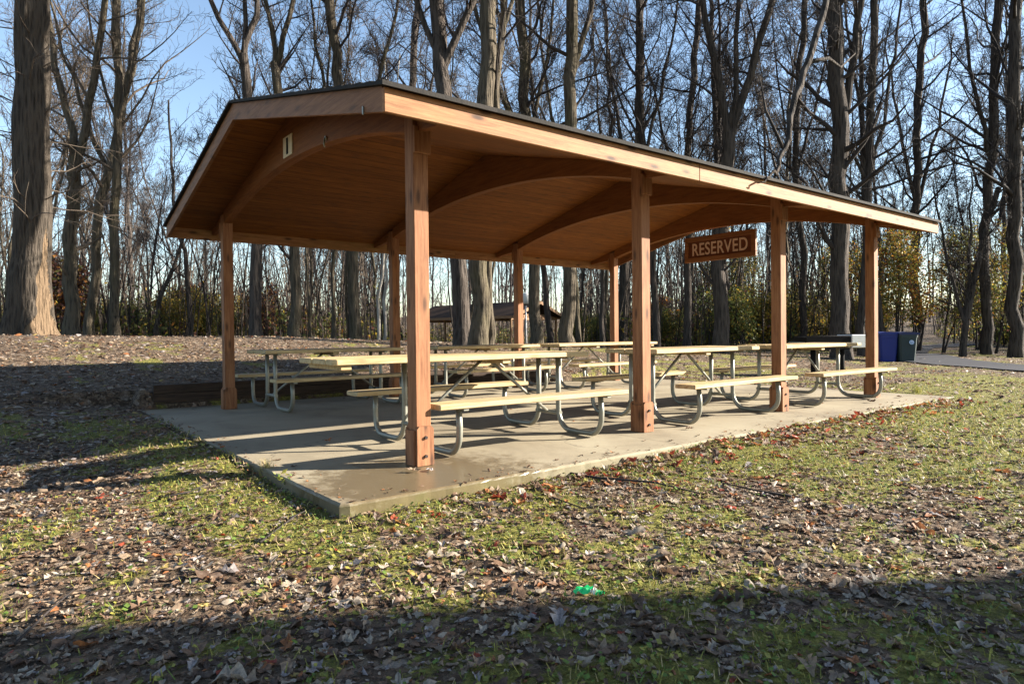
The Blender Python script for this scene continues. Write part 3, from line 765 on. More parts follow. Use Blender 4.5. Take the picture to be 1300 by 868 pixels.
T(452, 27, 16, 'pale brown trunk left of the second back post', [(5, -.1), (11, -.6), (20, -1.2)], 18, (), 'barkmoss')
T(480, 30, 5, 'white slender trunk, left one of a pale pair by the second back post', [(4, .3), (9, .7), (13, 1.2)], 19, (), 'birch', 'twigtan', 'pale_sapling', .1, .8)
T(487, 31, 5, 'white slender trunk, right one of a pale pair by the second back post', [(4, .1), (9, .3), (14, .2)], 20, (), 'birch', 'twigtan', 'pale_sapling', .1, .8)
T(588, 18.5, 24, 'dark trunk leaning left, left one of the three behind the roof', [(3, -.12), (6, -.35), (10, -.75), (20, -1.4)], 21, (), 'bark', bare=.45)
T(606, 17.5, 26, 'thick mossy trunk in the middle of the close trio behind the roof', [(4, .1), (9, .38), (20, .7)], 22, [(9.5, [(9, 1.4, .6)])], 'barkmoss', bare=.45)
T(618, 17.9, 12, 'slim mossy trunk, right one of the close trio behind the roof', [(4, .15), (9, .5), (16, .9)], 23, (), 'barkmoss', bare=.4)
T(681, 24, 17, 'trunk lit on its right edge in front of the distant shelter gable', [(4, -.1), (10, -.35), (20, -.8)], 24, (), 'barkmoss')
T(722, 22, 20, 'trunk right beside the right eave of the distant shelter', [(4, 0), (9, .15), (20, .5)], 25, [(9.0, [(9, 1.9, .6)])], 'barkmoss')
T(764, 29, 8, 'slender trunk left of the last back post', [(5, .1), (10, .4), (18, .2)], 26)
T(834, 27, 10, 'slender dark trunk right of the second front post', [(5, -.2), (10, -.6), (18, -.5)], 27)
T(872, 30, 11, 'dark trunk directly left of the RESERVED sign', [(5, .1), (10, .2), (19, 1.0)], 28)
T(915, 24, 22, 'thick dark trunk behind the RESERVED sign, forked above it', [(4, .1), (8.0, .3)], 29, [(7.8, [(11, -1.6, .75), (11, 2.6, .8), (10, 0.6, .55)])])
T(1020, 33, 10, 'slender trunk between the third and fourth front posts', [(5, 0), (10, -.3), (18, .2)], 30)
T(1068, 24, 26, 'thickest dark trunk on the right, left of the fourth front post', [(4, 0), (10, -.1), (13, -.15)], 31, [(8.5, [(12, 1.5, .6)]), (12.5, [(9, -1.6, .7), (9, .8, .7)])])
T(1095, 27, 12, 'straight trunk close behind the fourth front post', [(5, .1), (11, .5), (20, .8)], 32)
T(1222, 27, 9, 'small dark tree of several stems right of the bins', [(1.6, .1), (4, .6), (7, 1.6)], 33, [(1.2, [(5.5, -1.1, .8), (6, .2, .7)])], 'bark', 'twig', 'multi_stemmed_tree', .2, .9, bare=.3)
T(1253, 30, 14, 'tall bare tree second from the right edge', [(5, -.1), (11, .3), (20, .8)], 34, [(9, [(9, -1.5, .6)])])
T(1290, 27, 18, 'tall trunk at the right edge of the view', [(5, -.1), (11, -.2), (20, .4)], 35, [(8, [(10, 1.6, .7)])])
T(1165, 36, 12, 'upright bare tree above the right end of the roof', [(5, -.1), (11, .1), (20, .5)], 36, [(8, [(9, 2, .6), (9, -1.5, .6)])])
T(530, 36, 12, 'bare tree rising behind the near end of the ridge', [(5, 0), (11, -.3), (20, .3)], 37)
T(790, 34, 14, 'bare tree rising behind the middle of the eave', [(5, .2), (11, .9), (20, 1.2)], 38, [(8, [(9, -1.5, .6)])])

# a dead limb hooked on the eave
m_ = MB(); P = [(3.50, -0.70, 2.44), (3.66, -0.695, 2.52), (3.84, -0.67, 2.60), (4.05, -0.64, 2.88), (4.27, -0.62, 3.37), (4.66, -0.60, 3.95), (5.10, -0.58, 4.77), (5.5, -0.5, 5.6), (5.7, -0.4, 6.5), (6.0, -.3, 7.4)]
PF = []; rl = random.Random(8)
for a_, b_ in zip(P[:-1], P[1:]):
    for t_ in range(4): PF.append(tuple(a_[i]+(b_[i]-a_[i])*t_/4+rl.gauss(0, .012) for i in range(3)))
PF.append(P[-1]); RF = list(np.interp(np.linspace(0, 9, len(PF)), range(10), [.006, .011, .018, .026, .033, .038, .036, .034, .03, .02]))
m_.tube(PF, RF, 8)
m_.tube([P[3], (3.95, -0.5, 3.3), (4.0, -.4, 3.7)], [.02, .013, .005], 6)
m_.tube([P[5], (5.1, -.6, 4.1), (5.6, -.5, 4.15), (6.2, -.4, 4.5)], [.03, .02, .012, .005], 6)
dl = m_.build('dead_limb', M['bark']); tag(dl, 'crooked dead limb hanging down onto the eave left of the third front post', 'branch')

# --- trees out of frame whose shadow lies across the bottom of the picture
def shade_tree(t, off, r, label, seed):
    p = np.array([1.11, -3.43])+np.array([0.844, -0.536])*t+np.array([-0.536, -0.844])*off
    g = Grow(seed, dens=0.8); g.stem([(0, 0, 0), (0.05, 0, 5), (0.1, 0.1, 12), (0, 0, 24)], r, r*.45, .72, flare=.3)
    for k_ in range(9): g.limb(np.array([0, 0, 2.6+.42*k_]), np.array([g.r.gauss(0, 1), g.r.gauss(0, 1), .4]), g.r.uniform(.8, 1.3), .03, 2)
    finish_tree(g, 'bare_tree', label, 'tree', float(p[0]), float(p[1]), M['bark'], M['twig'])
shade_tree(13, 0.62, 0.62, 'thick trunk out of frame whose shadow crosses the foreground', 61)
shade_tree(17, 1.75, 0.55, 'second thick trunk out of frame beside the foreground shadow', 62)

# --- the wood behind: slender bare trees (copies of a few shapes)
def template(seed, H, r, dens, maxl=3, bare=.3, lean=.5):
    g = Grow(seed, sides=(7, 5, 4, 3, 3), dens=dens*1.15, twig=0.008, maxl=maxl); q = g.r
    hx, hy = q.uniform(-.2, .2), q.uniform(-.2, .2)
    for k_ in range(1 if r > .09 else 0):
        a_ = q.uniform(0, 6.28); e_ = q.uniform(1.5, 3.2); z_ = H*q.uniform(.3, .42)
        g.stem([(hx, hy, z_), (hx+math.cos(a_)*e_*.5, hy+math.sin(a_)*e_*.5, z_+H*.22), (hx+math.cos(a_)*e_, hy+math.sin(a_)*e_, z_+H*.5)], r*.5, r*.12, .2, (25, 55), 0, sides=5, scale=.9)
    g.trunk, tk_ = [], g.trunk
    g.stem([(0, 0, 0), (q.uniform(-.2, .2), q.uniform(-.2, .2), H*.3), (q.uniform(-lean, lean), q.uniform(-lean, lean), H*.65), (q.uniform(-lean, lean)*1.6, q.uniform(-lean, lean)*1.6, H)], r, r*.2, bare, (25, 55), .3)
    g.trunk = g.trunk+tk_
    return g
tmpl = []
for k, (H, r, dn, lean) in enumerate([(19, .14, .85, .6), (17, .10, .8, .9), (21, .18, .85, .5), (15, .075, .8, 1.2), (22, .20, .9, .7), (12, .055, .8, 1.0), (18, .12, .85, .8)]):
    g = template(100+k, H, r, dn, 3, .28, lean); v, f = tube_np(g.trunk+g.crown); nT = (len(g.trunk[0][0])-1)*g.trunk[0][2]
    mi = np.ones(len(f), int); mi[:nT] = 0; tmpl.append((np_mesh('woodland_tree', v, f, [M['bark'] if k % 3 else M['barkmoss'], M['twig'] if k % 3 else M['twigtan']], mi), H))
q = random.Random(42); spots = []
def free(x, y, m=1.6):
    if -4 < x < 12 and -8 < y < 9: return False
    if 14 < x < 60 and -7 < y < 16 and abs(y-(0.6+(x-19.5)*.45)) < 3.0: return False
    return all((x-a)**2+(y-b)**2 > m*m for a, b in spots)
tries = 0
while len(spots) < 185 and tries < 6000:
    tries += 1
    d = 29+52*q.random()**1.1; px = q.uniform(-420, 1720)
    if 495 < px < 730 and 40 < d < 64: continue
    x, y = at(px, d)
    if y < -3 or not free(x, y) or (px < 330 and q.random() < .6): continue
    spots.append((x, y))
for (x, y) in spots:
    me, H = tmpl[q.choice([0, 1, 2, 3, 4, 5, 6, 1, 3, 5])]
    o = bpy.data.objects.new('woodland_tree', me); COL.objects.link(o); o.location = (x, y, gz(x, y)); o.rotation_euler = (R(q.gauss(0, 4)), R(q.gauss(0, 4)), q.uniform(0, 6.28))
    s_ = q.uniform(.8, 1.2); o.scale = (s_, s_, s_*q.uniform(.9, 1.1))
    tag(o, 'slender bare tree standing in the wood beyond the shelter', 'tree', 'slender bare trees of the wood behind')
# far wood: one mass
Vs = []; Fs = []; Ms = []; off = 0
for k in range(7):
    g = template(300+k, 20, .2, .75, 2, .25, .8); v, f = tube_np([(a, b, max(3, n-2)) for a, b, n in g.trunk+g.crown]); Vs.append(v); Fs.append(f)
VV = []; FF = []
for k in range(330):
    d = q.uniform(84, 150); px = q.uniform(-500, 1800)
    if px < 330 and q.random() < .5: continue
    x, y = at(px, d); t = q.randrange(7); a = q.uniform(0, 6.28); s_ = q.uniform(.8, 1.25)
    v = Vs[t]*s_; c_, n_ = math.cos(a), math.sin(a); v = np.stack([v[:, 0]*c_-v[:, 1]*n_+x, v[:, 0]*n_+v[:, 1]*c_+y, v[:, 2]+gz(x, y)], 1)
    VV.append(v); FF.append(Fs[t]+off); off += len(v)
o = np_obj('distant_wood', np.concatenate(VV), np.concatenate(FF), [M['twig']]); tag(o, 'far-off mass of bare winter trees', 'wood', kind='stuff')

# undergrowth: thin stems and brush between the trunks
tubes = []
q = random.Random(77)
for k in range(11000):
    d = 31+62*q.random(); px = q.uniform(-300, 1600)
    if 495 < px < 730 and d < 60: continue
    x, y = at(px, d)
    if y < -2 or not (x < 13 or not abs(y-(0.6+(x-19.5)*.45)) < 4): continue
    H = q.uniform(1.2, 5.5) if q.random() < .75 else q.uniform(5, 10); z = gz(x, y); lx_, ly_ = q.gauss(0, .16)*H, q.gauss(0, .16)*H; r = 0.010+0.007*H*q.random()
    a = np.array([[x, y, z], [x+lx_*.2, y+ly_*.2, z+H*.4], [x+lx_*.6+q.gauss(0, .1), y+ly_*.6+q.gauss(0, .1), z+H*.75], [x+lx_, y+ly_, z+H]])
    tubes.append((a, np.array([r, r*.85, r*.6, .005]), 3))
    for c in range(q.randrange(2, 6)):
        t = q.uniform(.2, .9); p = a[0]+(a[3]-a[0])*t; e = p+np.array([q.gauss(0, .3), q.gauss(0, .3), q.uniform(.1, .6)])*H*.35
        tubes.append((np.array([p, (p+e)/2+np.array([q.gauss(0, .05), q.gauss(0, .05), 0]), e]), np.array([r*.5, r*.4, .004]), 3))
v, f = tube_np(tubes); o = np_obj('brush', v, f, [M['twigtan'], M['twig']], None, (np.arange(len(f))//300) % 2); tag(o, 'tangle of thin stems and brush under the trees', 'brush', kind='stuff')

# ------------------------------------------------------------------ shrubs and leafy small trees
def leaf_cards(q, pts, size, nper, spread, mats_w):
    n = len(pts)*nper; P = np.repeat(np.array(pts), nper, 0)+np.random.RandomState(q.randrange(1 << 30)).normal(0, spread, (n, 3))
    rs = np.random.RandomState(q.randrange(1 << 30)); a = rs.normal(0, 1, (n, 3)); a /= np.linalg.norm(a, axis=1, keepdims=True)
    b = rs.normal(0, 1, (n, 3)); b -= a*(a*b).sum(1, keepdims=True); b /= np.linalg.norm(b, axis=1, keepdims=True); s_ = size*rs.uniform(.6, 1.4, (n, 1)); c = np.cross(a, b)
    V = np.stack([P-a*s_, P+b*s_*.5+c*s_*.12, P+a*s_, P-b*s_*.5+c*s_*.12], 1).reshape(-1, 3)
    F = np.arange(n*4).reshape(-1, 4); mi = rs.choice(len(mats_w), n, p=np.array(mats_w)/sum(mats_w))
    return V, F, mi
def leafy(seed, H, nst, spread, size, nper, weights, dens=.8, r=.03, bare=.2):
    g = Grow(seed, sides=(6, 5, 4, 3, 3), dens=dens, twig=.004, maxl=2); q = g.r
    for k in range(nst):
        a = q.uniform(0, 6.28); e = np.array([math.cos(a), math.sin(a), 0])*q.uniform(.2, 1)*spread; h = H*q.uniform(.65, 1)
        g.stem([(e[0]*.08, e[1]*.08, 0), e*.45+np.array([0, 0, h*.5]), e+np.array([0, 0, h])], r, .006, bare, (30, 65), .1, sides=5)
    pts = [t[0][-1] for t in g.crown]+[t[0][len(t[0])//2] for t in g.crown]
    v, f = tube_np(g.trunk+g.crown); st = np_mesh('stems', v, f, [M['twig']])
    V, F, mi = leaf_cards(q, pts, size, nper, size*2.2, weights); lf = np_mesh('leaves', V, F, FOL, mi, False); return st, lf
def place_leafy(tp, name, label, cat, x, y, s_, rz, group=None):
    e = empty(name, (x, y, gz(x, y)+.08), rz); e.scale = (s_, s_, s_); tag(e, label, cat, group)
    for nme, me in (('stems', tp[0]), ('leaves', tp[1])):
        o = bpy.data.objects.new(nme, me); COL.objects.link(o); o.parent = e
    return e
sh_o = leafy(501, 2.2, 7, 1.5, .05, 4, (4, 1, .2, 3, .2)); sh_y = leafy(502, 2.4, 7, 1.6, .05, 4, (3, 3, .4, 1, .2)); sh_g = leafy(503, 2.0, 8, 1.5, .05, 3, (4, 1.2, 0, 4, .3)); sh_r = leafy(504, 2.6, 6, 1.0, .07, 3, (.5, .3, 1.2, .2, 4))
mp_y = leafy(505, 6.0, 3, 2.1, .06, 4, (4, 2.2, 1.0, 1.5, 1), 1.0, .06, .25); mp_o = leafy(506, 5.0, 3, 1.9, .06, 4, (2.5, 2, 3, .8, 1), 1.0, .06, .25); mp_v = leafy(507, 5.5, 3, 2.0, .06, 3, (5, .8, .3, 2, 1.2), 1.0, .06, .25)
q = random.Random(91)
for (px, d, tp, s_, lab) in [(1135, 30, mp_y, 1.0, 'small maple with yellow leaves behind the blue and dark bins'), (1165, 33, mp_o, 1.1, 'small maple with orange leaves above and right of the bins'),
        (1120, 36, mp_o, 1.25, 'taller orange tinged sapling just right of the fourth front post'), (1195, 31, mp_v, .9, 'olive leaved sapling left of the dark multi stemmed tree'), (1262, 31, mp_v, 1.0, 'olive leaved sapling right of the dark multi stemmed tree'),
        (1240, 36, mp_y, 1.05, 'yellowish sapling behind the dark multi stemmed tree'), (960, 36, mp_v, 1.0, 'olive leaved sapling under and right of the RESERVED sign'), (1035, 38, mp_v, 1.0, 'olive leaved sapling between the third and fourth front posts'),
        (905, 42, mp_y, 1.2, 'yellow leaved sapling just below the RESERVED sign'), (80, 31, sh_r, 1.35, 'russet leaved sapling beside the massive trunk')]:
    x, y = at(px, d); place_leafy(tp, 'sapling' if tp is not sh_r else 'russet_sapling', lab, 'sapling', x, y, s_, q.uniform(0, 6))
one = [(236, 34, sh_y, .95, 'yellow green shrub at the wood edge left of the shelter'), (945, 31, sh_g, 1.25, 'leafy green shrub right of the thick trunk behind the sign'), (975, 33, sh_y, 1.2, 'yellow green shrub seen just left of the third front post'), (835, 36, sh_g, 1.0, 'bright green bush right of the second front post'), (735, 33, sh_g, .8, 'low green bush right of the distant shelter')]
for px, d, tp, s_, lab in one:
    x, y = at(px, d); place_leafy(tp, 'shrub', lab, 'shrub', x, y, s_, q.uniform(0, 6))
for k in range(170):
    px = q.uniform(-250, 1600) if k % 3 else q.uniform(900, 1400); d = q.uniform(33, 60)
    x, y = at(px, d)
    if y < -2 or (495 < px < 730 and d < 60) or (x > 13 and abs(y-(0.6+(x-19.5)*.45)) < 4): continue
    place_leafy(q.choice([sh_o, sh_y, sh_g, sh_o, sh_r] if px < 900 else [sh_o, sh_y, sh_g, sh_y]), 'undergrowth_shrub', 'low straggly shrub in the undergrowth at the edge of the wood', 'shrub', x, y, q.uniform(.6, 1.15), q.uniform(0, 6), 'undergrowth shrubs along the wood edge')

q = random.Random(123); pts = []
while len(pts) < 7600:
    d = 32+50*q.random(); px = q.uniform(-300, 1650)
    if 495 < px < 735 and d < 60: continue
    x, y = at(px, d)
    if y < -2 or (x > 13 and abs(y-(0.6+(x-19.5)*.45)) < 4): continue
    if noise.noise(Vector((x*.18, y*.18, 5))) < -.12: continue
    pts.append((x, y, gh(x, y)+abs(q.gauss(0, .85))+.1))
V, F, mi = leaf_cards(q, pts, .12, 9, .30, (5, 1.2, .4, 3, 2))
o = np_obj('undergrowth', V, F, FOL, None, mi, False); tag(o, 'low tangled undergrowth along the floor of the wood', 'undergrowth', kind='stuff')

# ------------------------------------------------------------------ distant shelter, lamp, grill, bins
fx, fy = at(680, 52); fzv = gh(fx, fy)
fs = empty('distant_shelter', (fx, fy, fzv)); fs.rotation_euler = (0, 0, R(11)); tag(fs, 'second smaller looking picnic shelter far behind, partly hidden by trunks', 'picnic shelter')
# local: gable end faces -Y, ridge runs along +Y
Wd, Ln, Hh, Rh = 5.6, 11.0, 2.35, 1.15
m_ = MB()
for s_ in (-1, 1):
    m_.add([(0, -.5, Hh+Rh), (s_*(Wd/2+.5), -.5, Hh-.05), (s_*(Wd/2+.5), Ln+.5, Hh-.05), (0, Ln+.5, Hh+Rh), (0, -.5, Hh+Rh+.1), (s_*(Wd/2+.5), -.5, Hh+.05), (s_*(Wd/2+.5), Ln+.5, Hh+.05), (0, Ln+.5, Hh+Rh+.1)],
           [(0, 1, 2, 3), (7, 6, 5, 4), (1, 5, 6, 2), (0, 4, 5, 1), (3, 2, 6, 7)])
m_.build('roof', M['farroof'], fs)
for s_ in (-1, 1):
    m_ = MB(); m_.prism([(0, Hh+Rh-.16), (s_*(Wd/2+.5), Hh-.21), (s_*(Wd/2+.5), Hh+.03), (0, Hh+Rh+.08)], 1, -.56, -.502); m_.build('rake_fascia', M['farwood'], fs)
    m_ = MB(); m_.box((s_*(Wd/2+.52), Ln/2, Hh-.06), (.04, Ln+1, .2)); m_.build('eave_fascia', M['farwood'], fs)
    for k in range(4):
        m_ = MB(); m_.box((s_*Wd/2, .1+k*(Ln-.2)/3, Hh/2), (.15, .15, Hh), .01); m_.build('post', M['farwood'], fs)
for k in range(4):
    m_ = MB(); m_.prism([(-Wd/2, Hh-.25), (Wd/2, Hh-.25), (Wd/2, Hh-.02), (0, Hh+.3), (-Wd/2, Hh-.02)], 1, .05+k*(Ln-.2)/3, .17+k*(Ln-.2)/3); m_.build('tie_beam', M['farwood'], fs)
x, y = at(613, 38); lp = empty('lamp_post', (x+.0, y, gh(x, y))); tag(lp, 'pale lamp post with milky globe in front of the distant shelter', 'street lamp')
x, y = at(668, 38); lp.location = (x, y, gh(x, y))
m_ = MB(); m_.tube([(0, 0, 0), (0, 0, 1.2), (0, 0, 2.55)], [.06, .045, .04], 8); m_.build('pole', M['galvsheet'], lp)
m_ = MB(); m_.tube([(0, 0, 2.5), (0, 0, 2.55), (0, 0, 2.7), (0, 0, 2.95), (0, 0, 3.1), (0, 0, 3.16)], [.08, .17, .23, .23, .15, .04], 12); m_.build('globe', M['globe'], lp)
m_ = MB(); m_.tube([(0, 0, 2.44), (0, 0, 2.51)], [.09, .10], 10); m_.build('collar', M['black'], lp)

x, y = at(1043, 15.5); gzz = gh(x, y)
gr = empty('barbecue_grill', (x, y, gzz), YAW+R(8)); tag(gr, 'long black charcoal grill with pale end box behind the right end of the shelter', 'grill')
m_ = MB(); L_ = 1.12
m_.prism([(-L_/2+.05, .60), (L_/2-.05, .60), (L_/2, .895), (-L_/2, .895)], 1, -.28, .28); m_.build('firebox', M['black'], gr)
m_ = MB()
for k in range(14): m_.tube([(-L_/2+.04+k*(L_-.08)/13, -.29, .905), (-L_/2+.04+k*(L_-.08)/13, .29, .905)], .007, 5)
m_.tube([(-L_/2, -.27, .915), (L_/2, -.27, .915)], .009, 5); m_.tube([(-L_/2, .27, .915), (L_/2, .27, .915)], .009, 5); m_.build('grate', M['black'], gr)
m_ = MB(); m_.box((L_/2+.20, 0, .79), (.38, .58, .30), .015); m_.build('end_box', M['galvsheet'], gr)
m_ = MB(); m_.box((L_/2+.20, 0, .951), (.30, .40, .018), .004); m_.build('box_rim', M['black'], gr)
for s_ in (-1, 1):
    m_ = MB(); m_.tube([(s_*(L_/2-.2)+.15, 0, -.1), (s_*(L_/2-.2)+.15, 0, .605)], .06, 10); m_.build('pedestal', M['black'], gr)
m_ = MB(); m_.tube([(-L_/2+.01, -.2, .78), (-L_/2-.14, -.2, .78), (-L_/2-.14, .2, .78), (-L_/2+.01, .2, .78)], .012, 6); m_.build('handle', M['galv'], gr)

def wheelie(px, d, body, lid, label, emblem, rz, lidcol):
    x, y = at(px, d); b = empty('wheeled_bin', (x, y, gh(x, y)-.02), rz); tag(b, label, 'bin')
    m2 = MB(); w0, w1, d0, d1, H = .24, .30, .26, .36, .98
    secs = [(0.0, w0, d0), (.05, w0+.01, d0+.01), (.6, w0+.04, d0+.06), (.86, w0+.05, d0+.085), (.865, w1, d1), (H, w1+.005, d1+.005)]
    vs = []
    for z, a, e in secs:
        c = .05; vs += [(-a+c, -e, z), (a-c, -e, z), (a, -e+c, z), (a, e-c, z), (a-c, e, z), (-a+c, e, z), (-a, e-c, z), (-a, -e+c, z)]
    fs_ = []
    for s_ in range(len(secs)-1):
        for t in range(8): fs_.append((s_*8+t, s_*8+(t+1) % 8, (s_+1)*8+(t+1) % 8, (s_+1)*8+t))
    fs_ += [tuple(range(7, -1, -1)), tuple(range(40, 48))]
    m2.add(vs, fs_); m2.build('body', body, b)
    m2 = MB(); n = 9
    for k in range(1):
        prof = [(-w1-.045, H-.02), (w1+.045, H-.02), (w1+.03, H+.045), (.12, H+.075), (-.12, H+.085), (-w1-.03, H+.045)]
        m2.prism(prof, 1, -d1-.03, d1+.03)
    l = m2.build('lid', lidcol, b)
    m2 = MB(); m2.tube([(-.2, d1-.0, H-.02), (-.2, d1+.09, H+.01), (.2, d1+.09, H+.01), (.2, d1, H-.02)], .016, 6); m2.build('handle', lidcol, b)
    for s_ in (-1, 1):
        m2 = MB(); m2.tube([(s_*(w0+.03), d0+.02, .13), (s_*(w0+.09), d0+.02, .13)], .13, 14); wl = m2.build('wheel', M['tyre'], b)
        m2 = MB(); m2.tube([(s_*(w0+.09), d0+.02, .13), (s_*(w0+.096), d0+.02, .13)], .06, 10); m2.build('hub', M['galvsheet'], wl)
    if emblem:
        m2 = MB(); m2.tube([(.08, -d1+.036, .70), (.08, -d1-.008, .70)], .075, 16); em = m2.build('emblem', M['emblem'], b)
        m2 = MB()
        for k in range(3):
            a = R(90+120*k); cx, cz = .08+.045*math.cos(a), .70+.045*math.sin(a)
            m2.tube([(.08+.045*math.cos(a), -d1-.012, .70+.045*math.sin(a)), (.08+.045*math.cos(a+R(80)), -d1-.012, .70+.045*math.sin(a+R(80)))], .009, 5)
        m2.build('arrows', M['bluebin'], em)
    return b
wheelie(1125, 23.4, M['bluebin'], None, 'blue wheeled recycling bin standing left of the dark bin', False, YAW+R(-12), M['bluebin'])
wheelie(1148, 23.2, M['darkbin'], None, 'dark green wheeled bin with round emblem beside the blue bin', True, YAW+R(-6), M['navy'])

# ------------------------------------------------------------------ leaf litter, grass, small things
def leaf_outline(kind, rs):
    if kind == 0:    # oak: long blade with rounded lobe pairs
        t = np.linspace(0, 1, 9); wv_ = np.sin(np.pi*np.clip(t*1.02, 0, 1))**.7*(0.34+0.24*np.cos(t*6*np.pi+rs.uniform(-.4, .4)))*rs.uniform(.8, 1.2, 9)
        wv2 = np.sin(np.pi*np.clip(t*1.02, 0, 1))**.7*(0.34+0.24*np.cos(t*6*np.pi+rs.uniform(-.4, .4)))*rs.uniform(.8, 1.2, 9)
        P = [(-1, .02)]+[(-1+2*t[i], .06+wv_[i]) for i in range(1, 8)]+[(1, 0)]+[(-1+2*t[i], -.06-wv2[i]) for i in range(7, 0, -1)]
        return np.array(P)
    if kind == 1:    # pointed oval
        a = np.linspace(0, 2*np.pi, 13)[:-1]; r = (0.45+0.55*np.abs(np.cos(a))**1.5)*rs.uniform(.92, 1.08, 12)
        return np.stack([r*np.cos(a), r*np.sin(a)*.75], 1)
    if kind == 2:    # palmate: five unequal lobes and a notch at the stalk
        P = []; L_ = [(-128, .5), (-62, .85), (0, 1.05), (60, .82), (125, .5)]
        for i, (an, ln) in enumerate(L_):
            an += rs.uniform(-7, 7); ln *= rs.uniform(.8, 1.1)
            for da, f in ((-17, .72), (0, 1.0), (15, .74)): P.append((ln*f*math.cos(R(an+da)), ln*f*math.sin(R(an+da))))
            an2 = (an+L_[i+1][0])/2 if i < 4 else 180; rr_ = .42*rs.uniform(.8, 1.2) if i < 4 else .12
            P.append((rr_*math.cos(R(an2)), rr_*math.sin(R(an2))))
        return np.array(P)
    a = np.sort(rs.uniform(0, 2*np.pi, 8)); r = rs.uniform(.35, 1, 8)
    return np.stack([r*np.cos(a), r*np.sin(a)*rs.uniform(.4, .9)], 1)
def leaf_tmpl(kind, seed):
    rs = np.random.RandomState(seed); o = leaf_outline(kind, rs); n = len(o)
    mid = o*0.5; P = np.concatenate([[[0, 0]], mid, o]); cu = rs.uniform(-.5, .7); cv = rs.uniform(-.7, 1.3); fold = rs.uniform(-.1, .55)
    z = cu*P[:, 0]**2*.6+cv*P[:, 1]**2+fold*np.abs(P[:, 1])+rs.normal(0, .10, len(P))*(np.hypot(P[:, 0], P[:, 1]) > .1); P3 = np.concatenate([P, z[:, None]], 1)
    T3 = []
    for k in range(n):
        k2 = (k+1) % n; T3 += [(0, 1+k, 1+k2), (1+k, 1+n+k, 1+n+k2), (1+k, 1+n+k2, 1+k2)]
    return P3, np.array(T3)
LT = [leaf_tmpl(k % 4, 900+k) for k in range(28)]
def scrap(seed):
    r_ = np.random.RandomState(seed); n = 6; a = np.sort(r_.uniform(0, 2*np.pi, n)); r = r_.uniform(.5, 1, n)
    P = np.concatenate([[[0, 0, r_.uniform(-.2, .5)]], np.stack([r*np.cos(a), r*np.sin(a)*.7, r_.normal(0, .10, n)+r_.uniform(-.1, .5)*(r*np.sin(a))**2+r_.uniform(-.1, .4)*(r*np.cos(a))**2], 1)]); return P, np.array([(0, 1+k, 1+(k+1) % n) for k in range(n)])
LS = [scrap(60+k) for k in range(16)]
rs = np.random.RandomState(3); pr = random.Random(5)
def on_slab(x, y, m=0.0): return SX0-m < x < SX1+m and SY0-m < y < SY1+m
LQ = {}
def put_leaf(x, y, z, size, mi, tilt, t=None):
    key = ('s', pr.randrange(16)) if t == -1 else ('l', pr.randrange(len(LT)))
    LQ.setdefault(key, []).append((x, y, z, size, mi, tilt, pr.uniform(0, 6.283), pr.uniform(0, 6.283)))
def flush_leaves():
    VV, FF, MM, off = [], [], [], 0
    for (kind, k), L in LQ.items():
        P, T3 = (LS if kind == 's' else LT)[k]; A = np.array(L); n = len(A)
        th, a, ax = A[:, 5], A[:, 6], A[:, 7]; Q = P[None]*A[:, 3][:, None, None]
        kx, ky = np.cos(ax), np.sin(ax); K = np.zeros((n, 3, 3)); K[:, 0, 2] = ky; K[:, 1, 2] = -kx; K[:, 2, 0] = -ky; K[:, 2, 1] = kx
        Rt = np.eye(3)[None]+np.sin(th)[:, None, None]*K+(1-np.cos(th))[:, None, None]*(K@K)
        Rz = np.zeros((n, 3, 3)); Rz[:, 0, 0] = np.cos(a); Rz[:, 0, 1] = -np.sin(a); Rz[:, 1, 0] = np.sin(a); Rz[:, 1, 1] = np.cos(a); Rz[:, 2, 2] = 1
        Q = Q@np.transpose(Rt@Rz, (0, 2, 1)); low = Q[:, :, 2].min(1)
        Q[:, :, 0] += A[:, 0][:, None]; Q[:, :, 1] += A[:, 1][:, None]; Q[:, :, 2] += (A[:, 2]-low*.55+.002)[:, None]
        VV.append(Q.reshape(-1, 3)); FF.append((T3[None]+(np.arange(n)*len(P))[:, None, None]).reshape(-1, 3)+off); MM.append(np.repeat(A[:, 4].astype(int), len(T3))); off += n*len(P)
    return np.concatenate(VV), np.concatenate(FF), np.concatenate(MM)
bands = [(1.0, 3.2, 1500, .019), (3.2, 5.5, 1150, .021), (5.5, 9, 480, .028), (9, 16, 140, .040), (16, 28, 36, .045), (28, 42, 8, .06)]
base_w = np.array([.17, .27, .25, .19, .06, .035, .006, .019])
for r0, r1, den, sz in bands:
    half = 0.78; n = int(half*(r1*r1-r0*r0)*den)
    for k in range(n):
        r = math.sqrt(pr.uniform(r0*r0, r1*r1)); a = pr.uniform(-half, half)
        dirx = FWD[0]*math.cos(a)+RGT[0]*math.sin(a); diry = FWD[1]*math.cos(a)+RGT[1]*math.sin(a)
        x, y = CAM[0]+dirx*r, CAM[1]+diry*r
        if on_slab(x, y, .01): continue
        mo = moss(x, y)
        if pr.random() < mo*.62: continue
        wv = base_w.copy()
        if 1.0 < x < 7 and -1.9 < y < -.65: wv[6] += .07; wv[5] += .06
        s_ = sz*min(1.9, math.exp(pr.gauss(0, .38)))
        big = r < 7 and pr.random() < (.045 if r < 3.2 else .025)
        if big: s_ = pr.uniform(.035, .068)
        tt_ = -1 if (not big and (r > 8 or pr.random() < .45)) else None
        put_leaf(x, y, gh(x, y), s_, int(np.searchsorted(np.cumsum(wv/wv.sum()), pr.random())), abs(pr.gauss(0, .19)), tt_)
